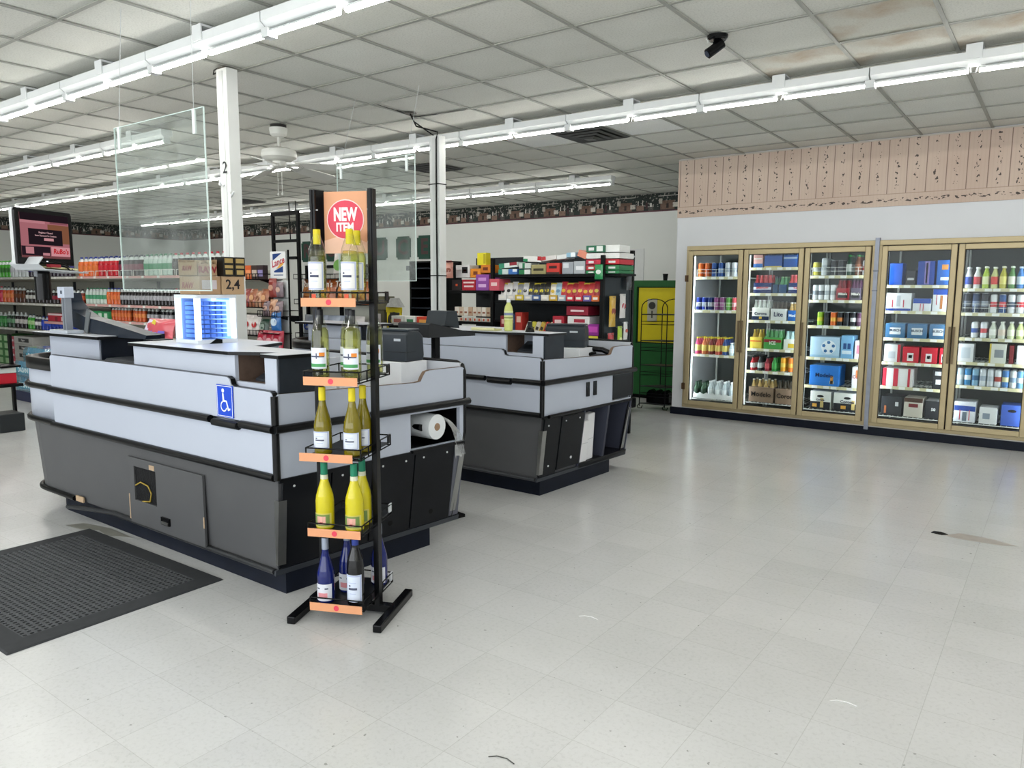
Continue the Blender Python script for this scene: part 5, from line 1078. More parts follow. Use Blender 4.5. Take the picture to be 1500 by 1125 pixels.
sodas(46, 108, 11, 1.655, soda(H2,R2,'#2c2430','#3a3c7c','#24347c', True), 'dark blue-label bottle', L1, 1)
sodas(-5, 5, 2, 1.235, soda(.27,.045,'#c8304c','#d84a64','#c8304c'), 'pink soda bottle', L2)
sodas(5, 21, 3, 1.235, soda(.27,.045,'#d8602c','#e88a54','#24242c'), 'orange soda bottle', L2)
sodas(21, 38, 3, 1.235, soda(.27,.045,'#4c2a1c','#6a3c24','#24242c'), 'brown soda bottle', L2)
sodas(38, 60, 4, 1.235, soda(.23,.040,'#2a2422','#c9c9c4','#24242c', True), 'white-label cola bottle', L2)
sodas(60, 87, 5, 1.235, soda(.23,.040,'#241a1e','#8c2438','#24242c', True), 'red-label dark bottle', L2)
sodas(88, 124, 6, 1.235, soda(.23,.040,'#7a2c1c','#c85a34','#24242c'), 'amber soda bottle', L2)
sodas(-4, 8, 2, .805, soda(.25,.045,'#2f7a3c','#4c9a54','#d8dcd8'), 'green soda bottle', L3)
sodas(8, 20, 2, .805, soda(.27,.045,'#2c4434','#6a9a74','#d8dcd8', True), 'dark green soda bottle', L3)
sodas(20, 38, 3, .805, soda(.27,.045,'#231c1e','#c6c4c0','#b9bcc0', True), 'white-label dark bottle', L3)
sodas(39, 49, 2, .805, soda(.25,.045,'#3c9a34','#a8cc90','#24343c'), 'bright green bottle', L3)
sodas(49, 58, 2, .805, soda(.23,.040,'#2a2a34','#dcdcdc','#24242c', True), 'white-wrap bottle', L3)
sodas(58, 118, 11, .805, soda(.22,.038,'#1f37a0','#2c4cc0','#2a3fa0'), 'royal blue bottle', L3)
# cans on the third right shelf and a red soda pack
def pack(name, px0, px1, y, z, h, d, col, label, cat='drinks pack', panels=(), word=None, wc='#e8e8ea', rz=0, fs=.06):
    a = wx(px0, 480, y).x; c = wx(px1, 480, y).x; w = c-a
    o = bev(tag(link(name, MB().box(-w/2,w/2,0,d,0,h).mesh(name, M(col, .45, var=.1, scale=16)), None, ((a+c)/2, y, z+.0008), rz), label, cat), .006)
    for pc, u0, u1, v0, v1 in panels: part('printed_panel', MB().box(-w/2+w*u0, -w/2+w*u1, -.0014, 0, h*v0, h*v1), M(pc, .5), o)
    if word: text(word, fs, M(wc, .5), o, (0, -.003, h*.5), 0, .001, fit=w*.85)
    return o
pack('can_pack', 133, 161, GY+.03, 1.025, .125, .3, '#2f8a54', 'green pack of cans on the third right soda shelf', panels=[('#cfe0d2',.1,.28,.2,.8),('#cfe0d2',.45,.62,.2,.8),('#cfe0d2',.75,.9,.2,.8)])
pack('can_pack', 71, 107, GY+.03, 1.025 if False else .96, .125, .3, '#b8283c', 'red pack of cans on the slanted lower red shelf', panels=[('#e4ccd0',.02,.98,.75,.98),('#7a1c28',.3,.4,.1,.6),('#e0c0c4',.55,.65,.1,.6)])
rs = link('pull_out_shelf', None, gl_); rs['label'] = 'short pink-edged pull-out shelf'; xa, xb = wx(69, 480, GY).x, wx(116, 480, GY).x
part('board', MB().box(xa, xb, GY-.03, GY+.5, .93, .9595), CRM, rs); part('price_rail', MB().box(xa, xb, GY-.036, GY-.03, .925, .96), M('#d9a8a4', .5), rs); part('bracket', MB().box(xb-.03, xb-.01, GY+.1, GY+.52, .82, .93).box(xa+.01, xa+.03, GY+.1, GY+.52, .82, .93), CRD, rs)
# twelve-pack stacks on the base deck, water bales in front
for k in range(4):
    pack('can_carton', 19, 46, GY+.02, .161+k*.128, .126, .4, '#b9b9b6', '%s silver soda carton from the bottom of the stack under left gondola' % nth(k), panels=[('#3a3a3c',.25,.8,.25,.75)], word='Pepper', wc='#d8d8d8', fs=.05)
    pack('can_carton', 14, 18.6, GY+.02, .161+k*.125, .122, .4, '#b84a5c', '%s pink soda carton from the bottom of the stack under left gondola' % nth(k), panels=[('#dcc8cc',.1,.9,.3,.6)])
    pack('can_carton', -6, 12, GY+.02, .161+k*.128, .126, .4, '#3c7a3c', '%s green soda carton from the bottom of the stack under left gondola' % nth(k), panels=[('#a8cc9c',.12,.4,.2,.9),('#a8cc9c',.6,.9,.2,.9)])
AQ = M('#6fb6cc', .15, var=.12, scale=12, coat=.5)
def bale(x, y, z, w, d, h, label):
    o = thing('water_bale', label, 'water bottles', (x, y, z))
    nx = max(2, int(w/.068)); b = MB(); n2 = 3
    for i in range(nx):
        for j in range(n2): b.lathe([(.026,.004),(.031,.02),(.031,h*.62),(.024,h*.8),(.012,h*.93),(.012,h-.002)], 8, (-w/2+w*(i+.5)/nx, -d/2+d*(j+.5)/n2, 0))
    part('bottles', b, AQ, o)['kind'] = 'stuff'
    part('wrap', MB().loft([[(-w/2,-d/2,.002),(w/2,-d/2,.002),(w/2,d/2,.002),(-w/2,d/2,.002)],[(-w/2,-d/2,h*.72),(w/2,-d/2,h*.72),(w/2,d/2,h*.72),(-w/2,d/2,h*.72)],[(-w/2+.02,-d/2+.02,h+.002),(w/2-.02,-d/2+.02,h+.002),(w/2-.02,d/2-.02,h+.002),(-w/2+.02,d/2-.02,h+.002)]], 0, True), GL('#9fdcec', .08, .1, .10), o)
    part('print_panel', MB().box(-w*.35, w*.38, -d/2-.003, -d/2-.001, h*.25, h*.62), M('#2f9ab8', .4), o); text('DASANI', .09, M('#e6f2f4', .5), o, (0, -d/2-.0045, h*.44), 0, .0015, fit=w*.6)
    return o
pl = thing('pallet_box', 'dark blue bin under the water bales', 'bin', (-10.95, 4.28, 0)); part('bin', MB().box(-.30,.32,-.2,.2,0,.13), M('#2a2f4c', .5), pl, .005); part('label', MB().box(.2,.3,-.202,-.2,.03,.09), M('#c9cce0', .5), pl)
bale(-10.94, 4.28, .131, .56, .38, .19, 'bottom aqua bale of water bottles on the blue bin'); bale(-10.95, 4.28, .324, .58, .38, .20, 'middle aqua bale of water bottles on the stack'); bale(-10.62, 4.28, .527, .64, .36, .19, 'top aqua bale of water bottles with white lettering')
# stand cut by the left edge
t = thing('display_stand', 'black display stand with red goods at the left picture edge', 'display stand', (-8.86, 3.12, 0))
part('base', MB().box(-.16,.14,-.12,.12,0,.19), M('#25292c', .5), t, .01); part('post', MB().box(-.20,-.15,.135,.16,.0,1.0), BLACK, t); part('shelf', MB().box(-.25,.06,-.16,.16,.46,.49), BLACK, t)
part('shelf', MB().box(-.25,.03,-.16,.16,.66,.68), BLACK, t)
for k, (c, z) in enumerate((('#c02434', .491), ('#d8e0dc', .601))): tag(bev(link('snack_box', MB().box(-.26,.0,-.13,.13,0,.105 if k == 0 else .055).mesh('snack_box', M(c, .5)), None, (-8.88, 3.12, z)), .004), ('red box on the stand at the left picture edge', 'white box on the stand at the left picture edge')[k], 'box')

# ------------------------------------------------------------------ snack display behind the near checkout
t = thing('snack_table', 'low display table of orange snack boxes behind the scanner', 'display table', (-7.2, 4.1, 0))
part('top', MB().box(-.75,.45,-.25,.25,.93,.955), CRM, t); part('shelf', MB().box(-.7,.4,-.22,.22,.62,.64), CRM, t)
for x in (-.7, .4):
    for y in (-.2, .2): part('leg', MB().box(x-.02,x+.02,y-.02,y+.02,0,.93), BLACK, t)
cols = ('#d8743c', '#e08a4c', '#2c2a2c', '#d06a34', '#c8ccc8', '#dc7c40', '#34302e', '#e0905c')
for k in range(8):
    for r in range(2):
        o = tag(bev(link('snack_box', MB().box(-.055,.055,-.08,.08,0,.13).mesh('snack_box', M(cols[(k+3*r) % 8], .5)), None, (-7.76+.135*k, 4.0, (.641, .773)[r])), .003), '%s snack box from the left, %s layer on the low snack table' % (nth(k), ('lower', 'upper')[r]), 'snack box', 'snack boxes on the low table')
        part('printed_panel', MB().box(-.04,.04,-.0815,-.08,.03,.06), M(('#2c2422', '#e8e0d0')[(k+r) % 2], .5), o)
o = tag(link('snack_pack', pillow(.52,.23,.16,0,9,8,3).mesh('snack_pack', M('#d8606c', .3, var=.15, scale=7, coat=.4)), None, (-7.52, 4.08, .956), rot=(R_(-14),0,0)), 'big pink multipack of chips lying behind the near checkout', 'chip pack')
part('yellow_sun', MB().prism([(x-.02, .17+z_) for x, z_ in disc(.035, 16)][::-1], 'y', -.076, -.074), M('#e0cf50', .5), o); part('white_flash', MB().prism([(-.24,.03),(-.17,.03),(-.05,.2),(-.12,.21)][::-1], 'y', -.07, -.066), M('#e0d6ea', .5), o); part('violet_band', MB().box(-.15,.22,-.079,-.076,.03,.09), M('#7a6cc8', .4), o)

# ------------------------------------------------------------------ chip racks behind the poles
BAGC = {}
def bagp(w, h, t, c1, c2, seed=0, word=None, wc='#efe9e2'):
    key = (w, h, t, c1, c2, seed)
    if key not in BAGC:
        pn = MB().prism([(x*1.0, h*.5+z_*.8) for x, z_ in disc(w*.30, 14)][::-1], 'y', -t/2*1.02-.002, -t/2*.98)
        BAGC[key] = Proto('snack_bag', pillow(w, h, t, 0, 6, 7, seed).mesh('snack_bag', M(c1, .28, var=.12, scale=18, coat=.4)), [('printed_panel', pn.mesh('printed_panel', M(c2, .4, var=.2, scale=25)), (0,0,0))])
    return BAGC[key]
ck = thing('chip_rack', 'black wire chip rack with a white blue-cornered sign', 'display rack', (-6.75, 5.05, 0), 0.)
for x, h_ in ((-.17, 2.30), (.25, 2.30), (.125, 1.90)): part('post', MB().box(x-(.016 if h_ > 2 else .008),x+(.016 if h_ > 2 else .008),(.02 if h_ > 2 else -.014),(.05 if h_ > 2 else .0),0,h_), BLACK, ck)
part('cross_bar', MB().box(-.17,.25,.022,.046,2.26,2.30), BLACK, ck); part('cross_bar', MB().box(-.17,.25,.022,.046,1.98,2.01), BLACK, ck); part('cross_bar', MB().box(.12,.25,-.01,.046,1.80,1.83), BLACK, ck)
part('foot', MB().box(-.62,.30,-.2,-.17,0,.03).box(-.62,.30,.17,.2,0,.03).box(-.19,-.15,-.2,.2,0,.03).box(.23,.27,-.2,.2,0,.03), BLACK, ck)
part('thin_hook', MB().tube([(.10,.05,2.0),(.09,.05,2.40),(.20,.05,2.40),(.20,.05,2.3)], .006, 5), BLACK, ck)
part('back_panel', MB().box(-.14,.12,-.012,-.004,.6,1.58), M('#cfd2d2', .5), ck)
hs = part('header_sign', MB().box(-.15,.115,-.035,-.015,1.60,1.885), M('#e2e4e4', .45), ck, .004)
part('sign_blue', MB().prism([(-.10,1.86),(.05,1.865),(-.10,1.79)][::-1], 'y', -.037, -.035), M('#20407c', .5), hs); part('sign_blue', MB().prism([(-.08,1.665),(.07,1.665),(.07,1.73),(-.08,1.68)][::-1], 'y', -.037, -.035), M('#20407c', .5), hs)
part('sign_gold', MB().prism([(-.04,1.70),(.02,1.715),(.08,1.75),(.08,1.775),(.02,1.75)][::-1], 'y', -.038, -.036), M('#e0a850', .5), hs); part('sign_footer', MB().box(-.09,.07,-.0362,-.035,1.632,1.642), M('#5a6a8c', .5), hs)
text('Lance', .105, M('#b83044', .5), hs, (-.012,-.038,1.772), 0, .001, shear=.2, rot=(0, R_(-14), 0), fit=.22)
SHC = [(1.59, -.60, -.18), (1.29, -.60, -.15), (1.20, -.22, .11), (.985, -.60, -.15)]
for z, xa, xb in SHC:
    b = MB(); r = .004
    for zz in (z, z+.06): b.tube([(xa,-.16,zz),(xb,-.16,zz),(xb,.14,zz),(xa,.14,zz)], r, 5, closed=True)
    for q in range(9): xx_ = xa+(xb-xa)*q/8; b.rod((xx_,-.16,z), (xx_,-.16,z+.06), r, 5); b.rod((xx_,-.16,z), (xx_,.14,z), r, 5)
    part('basket', b, BLACK, ck); part('basket_floor', MB().box(xa, xb, -.155, .135, z-.001, z+.001), M('#2c2e30', .6), ck)
    part('arm', MB().prism([(-.16,z),(.14,z),(.14,z-.08)], 'x', xb-.03, xb-.015), BLACK, ck)
def ckp(x, y, z): return (-6.75+x, 5.05+y, z)
def bags(z, xs_, protos, desc, place, y=-.07, rz=0., tilt=-8, fn=ckp):
    cnt = {}
    for x, pr in zip(xs_, protos):
        cnt[pr] = cnt.get(pr, -1)+1
        pr[0].place('%s %s from the left, %s' % (nth(cnt[pr]), pr[1], place), 'snack bag', 'snack bags, '+place, fn(x, y, z+.003), rot=(R_(tilt), 0, rz))
g = lambda *a, d: (bagp(*a), d)
def crk(c1, c2, d): return (Proto('cracker_box', MB().box(-.052,.052,-.03,.03,0,.15).mesh('cracker_box', M(c1, .5, var=.1)), [('printed_panel', MB().box(-.042,.042,-.0312,-.03,.03,.10).mesh('printed_panel', M(c2, .5, var=.3, scale=60)), (0,0,0))]), d)
bags(1.59, (-.56,-.45,-.34,-.235), (crk('#d8c878', '#e0d8a0', 'cream cracker box'), crk('#c85a2c', '#e09060', 'orange cracker box'), crk('#3a2c28', '#b9a89a', 'dark cracker box'), crk('#33262a', '#8a80b0', 'violet cracker box')), '', 'top basket of the chip rack', tilt=0)
NUT1 = g(.13,.20,.06,'#a86a4c','#d0a078',1,d='tan nut bag'); NUT2 = g(.13,.20,.06,'#8c3a34','#c89a84',2,d='red brown nut bag'); NUT3 = g(.12,.18,.06,'#c69878','#8a5a44',4,d='pale nut bag'); NUT4 = g(.12,.16,.06,'#7c6a72','#c9a89a',12,d='grey nut bag')
bags(1.29, (-.54,-.43,-.32,-.22), (NUT2, NUT1, NUT3, NUT1), '', 'middle basket of the chip rack'); bags(1.29, (-.49,-.37,-.26), (NUT3, NUT2, NUT1), '', 'middle basket back row of the chip rack', y=.05)
bags(1.20, (-.15,-.04,.06), (NUT4, NUT3, NUT4), '', 'inner basket of the chip rack', y=-.10)
bags(1.40, (-.09,.03), (NUT2, NUT4), '', 'clipped below the white sign', y=-.05, tilt=0); part('clip_rail', MB().box(-.14,.12,-.08,-.012,1.392,1.398), BLACK, ck)
RW = g(.14,.22,.08,'#d8d2ce','#b83a3c',5,d='white and red snack bag'); BLU = g(.17,.22,.07,'#2c6cb0','#c9dcec',6,d='bright blue snack bag'); RED = g(.17,.24,.08,'#a8203a','#d8a0a8',7,d='dark red snack bag'); GRS = g(.15,.18,.07,'#2c4a3c','#8a9a90',13,d='dark green snack bag')
bags(.985, (-.53,-.39,-.25), (RW, RW, GRS), '', 'bottom basket of the chip rack'); bags(1.03, (.03,), (BLU,), '', 'shelf on the chip rack panel', y=-.11, tilt=0)
part('peg_shelf', MB().box(-.14,.16,-.2,-.012,1.022,1.028), BLACK, ck); part('peg_shelf', MB().box(-.24,.18,-.24,-.012,.805,.811), BLACK, ck)
bags(.811, (-.16,-.01,.11), (RED, RED, RED), '', 'foot of the chip rack', y=-.16, tilt=-5)
# second rack with big bags
c2 = thing('chip_rack', 'black wire chip rack holding big orange and blue bags', 'display rack', (-6.27, 5.46, 0), 0.)
for x, h_ in ((-.58, 1.75), (-.02, 2.24), (.50, 1.75)): part('post', MB().box(x-.016,x+.016,-.012,.02,0,h_), BLACK, c2)
part('cross_bar', MB().box(-.58,.50,-.01,.018,1.72,1.75), BLACK, c2); part('cross_bar', MB().box(-.02,.50,-.01,.018,2.20,2.24), BLACK, c2); part('post', MB().box(.484,.516,-.012,.02,1.75,2.24), BLACK, c2)
part('back_panel', MB().box(-.57,.49,.022,.03,.7,1.72), M('#b9bab0', .6), c2)
part('foot', MB().box(-.60,-.56,-.2,.2,0,.03).box(.48,.52,-.2,.2,0,.03), BLACK, c2)
def c2p(x, y, z): return (-6.27+x, 5.46+y, z)
for z in (1.33, .96, 1.60):
    b = MB(); r = .004
    for zz in (z, z+.05): b.tube([(-.57,-.19,zz),(.49,-.19,zz),(.49,.018,zz),(-.57,.018,zz)], r, 5, closed=True)
    for q in range(15): xx_ = -.57+1.06*q/14; b.rod((xx_,-.19,z), (xx_,-.19,z+.05), r, 4)
    part('basket', b, BLACK, c2); part('basket_floor', MB().box(-.57,.49,-.185,.015,z-.001,z+.001), M('#2c2e30', .6), c2)
TOM = g(.26,.27,.09,'#a85a2c','#d08a50',8,d='brown and orange chip bag'); GRB = g(.25,.27,.09,'#c6c1ba','#6a9a4c',9,d='silver and green chip bag'); BLB = g(.20,.25,.08,'#9fa8b8','#2c4ca8',10,d='silver and blue chip bag'); REDC = g(.20,.25,.08,'#c6c2c0','#b0403c',11,d='silver and red chip bag')
big = dict(fn=c2p, y=-.09)
bags(1.33, (-.43,-.14,.14,.37), (TOM, TOM, TOM, TOM), '', 'middle basket of the big chip rack', **big); bags(1.60, (.08,.33), (GRB, GRB), '', 'top basket of the big chip rack', **big); bags(.96, (-.46,-.27,-.07,.12,.31), (BLB, BLB, BLB, BLB, REDC), '', 'bottom basket of the big chip rack', **big)
for k in range(4):
    o_ = [o for o in bpy.data.objects if o.get('label', '').startswith('%s brown and orange' % nth(k))][0]
    text("Tom's", .095, M('#efe6da', .5), o_, (0, -.05, .205), 0, .002, fit=.23)

# ------------------------------------------------------------------ black candy gondola behind the far checkout
KY = 6.40
BK = M('#0a0c0e', .5, var=.15, spec=.15)
kx = lambda px: wx(px, 430, KY).x
kz = lambda py: wx(800, py, KY).z
X0, XM, X1 = kx(652), kx(722), kx(880)
cg = thing('candy_gondola', 'black candy gondola with pegboard end behind the far checkout', 'shelving', (0,0,0))
part('back_panel', MB().box(X0, X1+.03, KY+.55, KY+.58, .05, 1.86), M('#1c2227', .5, var=.2), cg); part('base_deck', MB().box(X0, X1+.02, KY-.05, KY+.58, 0, .15), BK, cg)
part('end_panel', MB().box(X1+.0, X1+.025, KY+.02, KY+.55, .15, 1.62), M('#1b242b', .5, var=.2), cg)
for x, zt in ((X0+.02, 1.66), (XM, 1.82), (X1+.02, 1.83)): part('post', MB().box(x-.018, x+.018, KY-.02, KY+.015, .1, zt), BK, cg)
part('post', MB().box(X1+.0, X1+.04, KY+.585, KY+.62, .0, 1.9), BK, cg)
KS = dict(a=1.655, b=1.385, c=1.05, d=.80, la=1.485, lb=1.145, lc=.95)
for nm, xa, xb in (('a', XM, X1), ('b', XM, X1), ('c', XM, X1), ('d', XM, X1), ('la', X0, XM), ('lb', X0, XM), ('lc', X0, XM)):
    z = KS[nm]; part('shelf', MB().box(xa+.02, xb-.0, KY+.0, KY+.55, z-.03, z), BK, cg)
    if nm == 'c': part('price_rail', MB().box(xa+.9, xb-.02, KY-.006, KY, z-.03, z), M('#d8cc4c', .5), cg)
part('shelf', MB().box(X1, X1+.19, KY+.04, KY+.36, KS['a']-.02, KS['a']), BK, cg)
part('hook', MB().tube([(X1+.03,KY+.3,1.66),(X1+.10,KY+.36,1.66),(X1+.11,KY+.44,1.72),(X1+.06,KY+.5,1.80),(X1+.08,KY+.53,1.84)], .008, 6), M('#b9bec2', .4), cg)
NB = [0]
def cbox(px0, px1, py0, py1, col, label, z=None, y=KY+.02, d=.16, panels=(), cat='box', tilt=0, group='boxes on the candy gondola', name='candy_box'):
    """crop units are photo pixels; z: resting height"""
    a, c = wx(px0, 430, y).x, wx(px1, 430, y).x; w = c-a; h = abs(wx(800, py0, y).z-wx(800, py1, y).z)
    if z is None: z = wx(800, py1, y).z
    o = bev(tag(link(name, MB().box(-w/2,w/2,0,d,0,h).mesh(name, M(col, .45, var=.08, scale=20)), None, ((a+c)/2, y, z+.0008), rot=(0, R_(tilt), 0)), label, cat, group), .003)
    for pc, u0, u1, v0, v1 in panels: part('printed_panel', MB().box(-w/2+w*u0, -w/2+w*u1, -.0014, 0, h*v0, h*v1), M(pc, .5), o)
    return o
zz = KS['a']
tops = 'on the candy gondola top shelf'
cbox(730,744,387,395,'#c9d6d2','teal and white carton at the left end '+tops,zz,panels=[('#2f8a74',0,.4,0,1)])
cbox(744.5,757,387,395,'#3f72b8','blue and white carton '+tops,zz,panels=[('#dfe4ea',.5,1,.5,1)])
cbox(760,776,388,395,'#dfe4e0','low green and white carton '+tops,zz,panels=[('#2f7a4c',0,.5,0,1)])
cbox(778,799,381,395,'#9c9468','olive carton with dark script '+tops,zz,panels=[('#3a3626',.15,.85,.35,.6)])
cbox(800,819,379,395,'#c83c34','bright red carton with dark letters '+tops,zz,panels=[('#3c1c1c',.2,.8,.5,.75),('#3a2a28',0,1,0,.18)])
cbox(823,839,378,395,'#9aa0a8','left grey carton '+tops,zz,panels=[('#cfd4da',.1,.6,.5,.9)])
cbox(840,856,377,395,'#aab0b6','right grey carton '+tops,zz,panels=[('#dfe2e6',.2,.9,.3,.6)])
z1_ = zz+.075
cbox(731,757,379,386.5,'#d5e0dc','long white carton with green side, second layer '+tops,zz+.069,tilt=-4,panels=[('#3c8a6c',0,.3,0,1),('#8c2c38',.6,1,.4,1)])
cbox(760,777,380,388,'#c9d0cc','green striped carton, second layer '+tops,zz+.06,panels=[('#2f7a54',.3,.5,0,1)])
cbox(766,792,371,379.5,'#e2e2e0','white carton with green and red ends, top layer '+tops,zz+.126,tilt=3,panels=[('#2f8a5c',0,.25,0,.5),('#b83038',.8,1,.3,1)])
cbox(793,814,372,378.5,'#d8d4d2','tilted white and red carton, top layer '+tops,zz+.137,tilt=-6,panels=[('#b8383c',0,.3,.2,1)])
cbox(815,829,371,377.5,'#e0e2e2','plain white carton, top layer '+tops,zz+.147,tilt=-5)
cbox(829,842,367.5,374,'#8fb4cc','pale blue carton, top layer '+tops,zz+.165,tilt=-3,panels=[('#e6eef2',.5,1,0,1)])
cbox(844,857,366,375.5,'#d88a74','salmon carton tipped over, top layer '+tops,zz+.158,tilt=20)
for k, (py0, py1, cA, cB, lb) in enumerate(((391,395.2,'#2f7a4c','#3c8a5c','green'), (384,390.8,'#b03038','#2f6a4c','red and green'), (376.5,383.5,'#b8344c','#c83c4c','crimson'), (368.5,376,'#dcdcda','#e4e4e2','white'), (358.5,368,'#2f6a50','#dfe4e0','dark green'))):
    z_ = zz+(0,.033,.088,.145,.206)[k]
    cbox(857.5,883,py0,py1,cA,'%s carton, %s layer of left tower %s' % (lb, nth(k), tops),z_,panels=[('#dfe0e0',.15,.45,.25,.7),(cB,.6,.95,.1,.9)],d=.3)
    if k < 4: cbox(884,906,py0,py1,('#2f7a4c','#2f7a4c','#c03440','#e2e2e0')[k],'%s carton, %s layer of right tower %s' % (('low green','tall green','red','white')[k], nth(k), tops),z_,panels=[('#dfe2e0',.3,.75,.3,.7)],d=.3,y=KY+.05)
cbox(870,906,358.5,368,'#e2e4e2','long white carton with green disc crowning the right carton tower',zz+.206,y=KY+.06,panels=[('#2f7a54',.12,.28,.2,.8)],d=.22)
# jerky bags on the second shelf
jz = KS['b']; JC = [('#d8d8d6','#2a2a2c','black and white'), ('#c9cacc','#3a3a3c','grey and white'), ('#8a8c90','#c8c23c','grey and yellow'), ('#2a2a2a','#c8bc3a','black and yellow'), ('#24221f','#b8a830','black and yellow'), ('#dcd6c8','#c8a838','cream'), ('#9fc0d4','#6a8aa8','light blue'), ('#b02c34','#d0a83c','red and yellow'), ('#9c2430','#c8b04a','dark red'), ('#b83438','#e0c05c','red')]
seq = [0,0,1,2,1,3,3,3,4,5,6,7,7,8,9,7,9,8,7]; cnt = {}
for k, ci in enumerate(seq):
    a = 729+k*(882-729)/len(seq); c1, c2_, ds = JC[ci]; cnt[ds] = cnt.get(ds, -1)+1
    x = (kx(a)+kx(a+8))/2; pr = bagp(.075, .165+.01*(k % 3), .03, c1, c2_, 20+ci)
    o = pr.place('%s %s jerky bag from the left on the candy gondola' % (nth(cnt[ds]), ds), 'snack bag', 'jerky bags on the candy gondola', (x, KY+.05, jz+.012), rot=(R_(-10), 0, 0))
    hd = part('header_strip', MB().box(-.036,.036,-.004,.002,.15,.172), M('#c8b83c', .5), o)
cnt = 0
for k in range(12):
    a = 730+k*12.4; col = ('#dcdcda','#c9c9c6','#c8b040','#b8bcc4','#3f5a8c','#d8d4cc','#c4a03c','#a8b4c0','#c02c3c','#b83848','#6a5a9c','#c8642c')[k]
    cbox(a,a+11.5,428,436.5,col,'%s small counter box from the left below the jerky bags' % nth(k),jz,y=KY+.005,d=.035,group='counter boxes below the jerky bags',panels=[('#e6e2da',.2,.8,.3,.7)])
# third shelf
c_ = KS['c']; ts = 'on the candy gondola third shelf'
cbox(830,862,453,466,'#8c2034','maroon carton stacked '+ts,c_+.195,panels=[('#e0c8cc',.2,.8,.4,.6)],d=.25); cbox(832,864,462,474.5,'#dcdcdc','white carton with maroon print '+ts,c_+.098,panels=[('#a02c40',.3,.8,.3,.7)],d=.25); cbox(829,862,474.5,486,'#7a2436','lowest maroon carton '+ts,c_,d=.25,panels=[('#d8c0c4',.2,.5,.3,.7)])
cbox(810,826,460,486,'#a82838','red candy carton '+ts,c_,panels=[('#e2c8c8',.2,.8,.5,.8)])
for k in range(6):
    col = ('#d8d4cc','#c8c04a','#d0c8b8','#c0a44a','#b8443c','#d8cfae')[k]
    cbox(768+k*6.8,774+k*6.8,469,486,col,'%s slanted candy packet from the left on the third shelf' % nth(k),c_,tilt=24,d=.05,y=KY+.03,group='slanted candy packets',name='candy_packet',panels=[('#3a3230',.2,.8,.3,.6)])
for k in range(3): cbox(733+k*11,743+k*11,462-3*k,486,('#8c3038','#2c3a5c','#a8342c')[k],'%s dark candy box from the left beside the juice bottle' % nth(k),c_,d=.12,panels=[('#d8b0a0',.2,.8,.5,.8)])
cbox(861,878,470,486,'#8c2c8c','purple candy tub '+ts,c_,panels=[('#c04ab0',.1,.9,.3,.8)],d=.12)
cbox(845,860,492,500,'#3f8ac8','light blue packet under the yellow rail',KS['d']+.02,y=KY+.01) ; 
for k in range(6): cbox(800+k*13,811+k*13,500,512,('#b8442c','#c8a83c','#3c6a9c','#c8c8c4','#8c2c44','#4c8a4c')[k],'%s candy box from the left on the lowest candy shelf' % nth(k),KS['d'],panels=[('#e6e0d4',.2,.8,.4,.7)])
# left section
la = KS['la']; lt = 'at the left candy gondola end'
cbox(677,696.5,404,421,'#a82434','red and white candy carton '+lt,la,panels=[('#e4d0d0',.15,.85,.3,.45),('#e4d0d0',.1,.9,.65,.8)],d=.2); cbox(697,716,396,421,'#8a4a9c','purple candy carton '+lt,la,panels=[('#d0a8d8',.2,.8,.2,.4),('#c890d0',.2,.8,.6,.8)],d=.2); cbox(716.5,731,404,422,'#c45464','pink and red candy carton '+lt,la,panels=[('#e8c8c8',.2,.8,.4,.7)],d=.2,y=KY-.03)
cbox(689,704,381,395,'#d88a2c','left orange carton stacked '+lt,la+.14,panels=[('#7a3a1c',.3,.7,.3,.7)],y=KY+.05); cbox(704.5,719,383,395.5,'#d07c28','right orange carton stacked '+lt,la+.19,panels=[('#6a2c18',.2,.7,.3,.7)],y=KY+.05)
cbox(699,712,362,381,'#d8cc2c','tall yellow carton at the very top '+lt,la+.275,panels=[('#a89c20',.7,.95,.1,.9)],y=KY+.06,d=.08)
cbox(668,688,384,404,'#d8d8d8','white carton with black window '+lt,la+.14,panels=[('#1c1a1c',.45,.85,.35,.85),('#c85a34',.55,.75,.5,.65)],y=KY+.06); cbox(662,676,404,421,'#2a2224','black candy carton '+lt,la,panels=[('#c8502c',.4,.6,.4,.6)],d=.2)
for k in range(3):
    o = bagp(.10,.17,.04,('#8c2038','#a02c40','#c08a7c')[k],('#c87c84','#d8a0a0','#8a4a3c')[k],30+k).place('%s red candy bag hung by the far white pole' % nth(k), 'snack bag', 'candy bags hung by the far pole', (X0+.06+.05*k, KY-.04-.04*k, 1.62+.02*(k % 2)), rot=(0, 0, R_(15*k)))
part('bag_clip', MB().box(X0+.0,X0+.2,KY-.14,KY+.0,1.79,1.80), BK, cg)
lbz = KS['lb']
for k in range(8): cbox(666+k*6.6,672+k*6.6,438,452,('#d8d2c8','#c8b8a4','#dcd8d0','#b89c84','#d4cabc','#c9c0b4','#dcd6cc','#b8a48c')[k],'%s pale tobacco packet from the left on the candy gondola' % nth(k),lbz+.06,d=.06,group='pale packets on the candy gondola',name='packet',panels=[('#8c5a44',.2,.8,.3,.5)])
for k in range(8): cbox(666+k*6.6,672+k*6.6,453,459,('#d8d8d4','#cfc6ba')[k % 2],'%s low white packet from the left under the tobacco packets' % nth(k),lbz,d=.06,group='low white packets',name='packet',panels=[('#c05a3c',.3,.7,.2,.8)])
for k in range(6): cbox(665+k*5.6,670+k*5.6,467,483,('#c8b840','#3a3c34','#8cc03c','#5ca83c','#b8c84c','#3c4434')[k],'%s lime or yellow packet from the left beside the far pole' % nth(k),KS['lc'],d=.05,tilt=10,group='lime packets beside the far pole',name='packet',panels=[('#e2e4c8',.2,.8,.3,.6)])
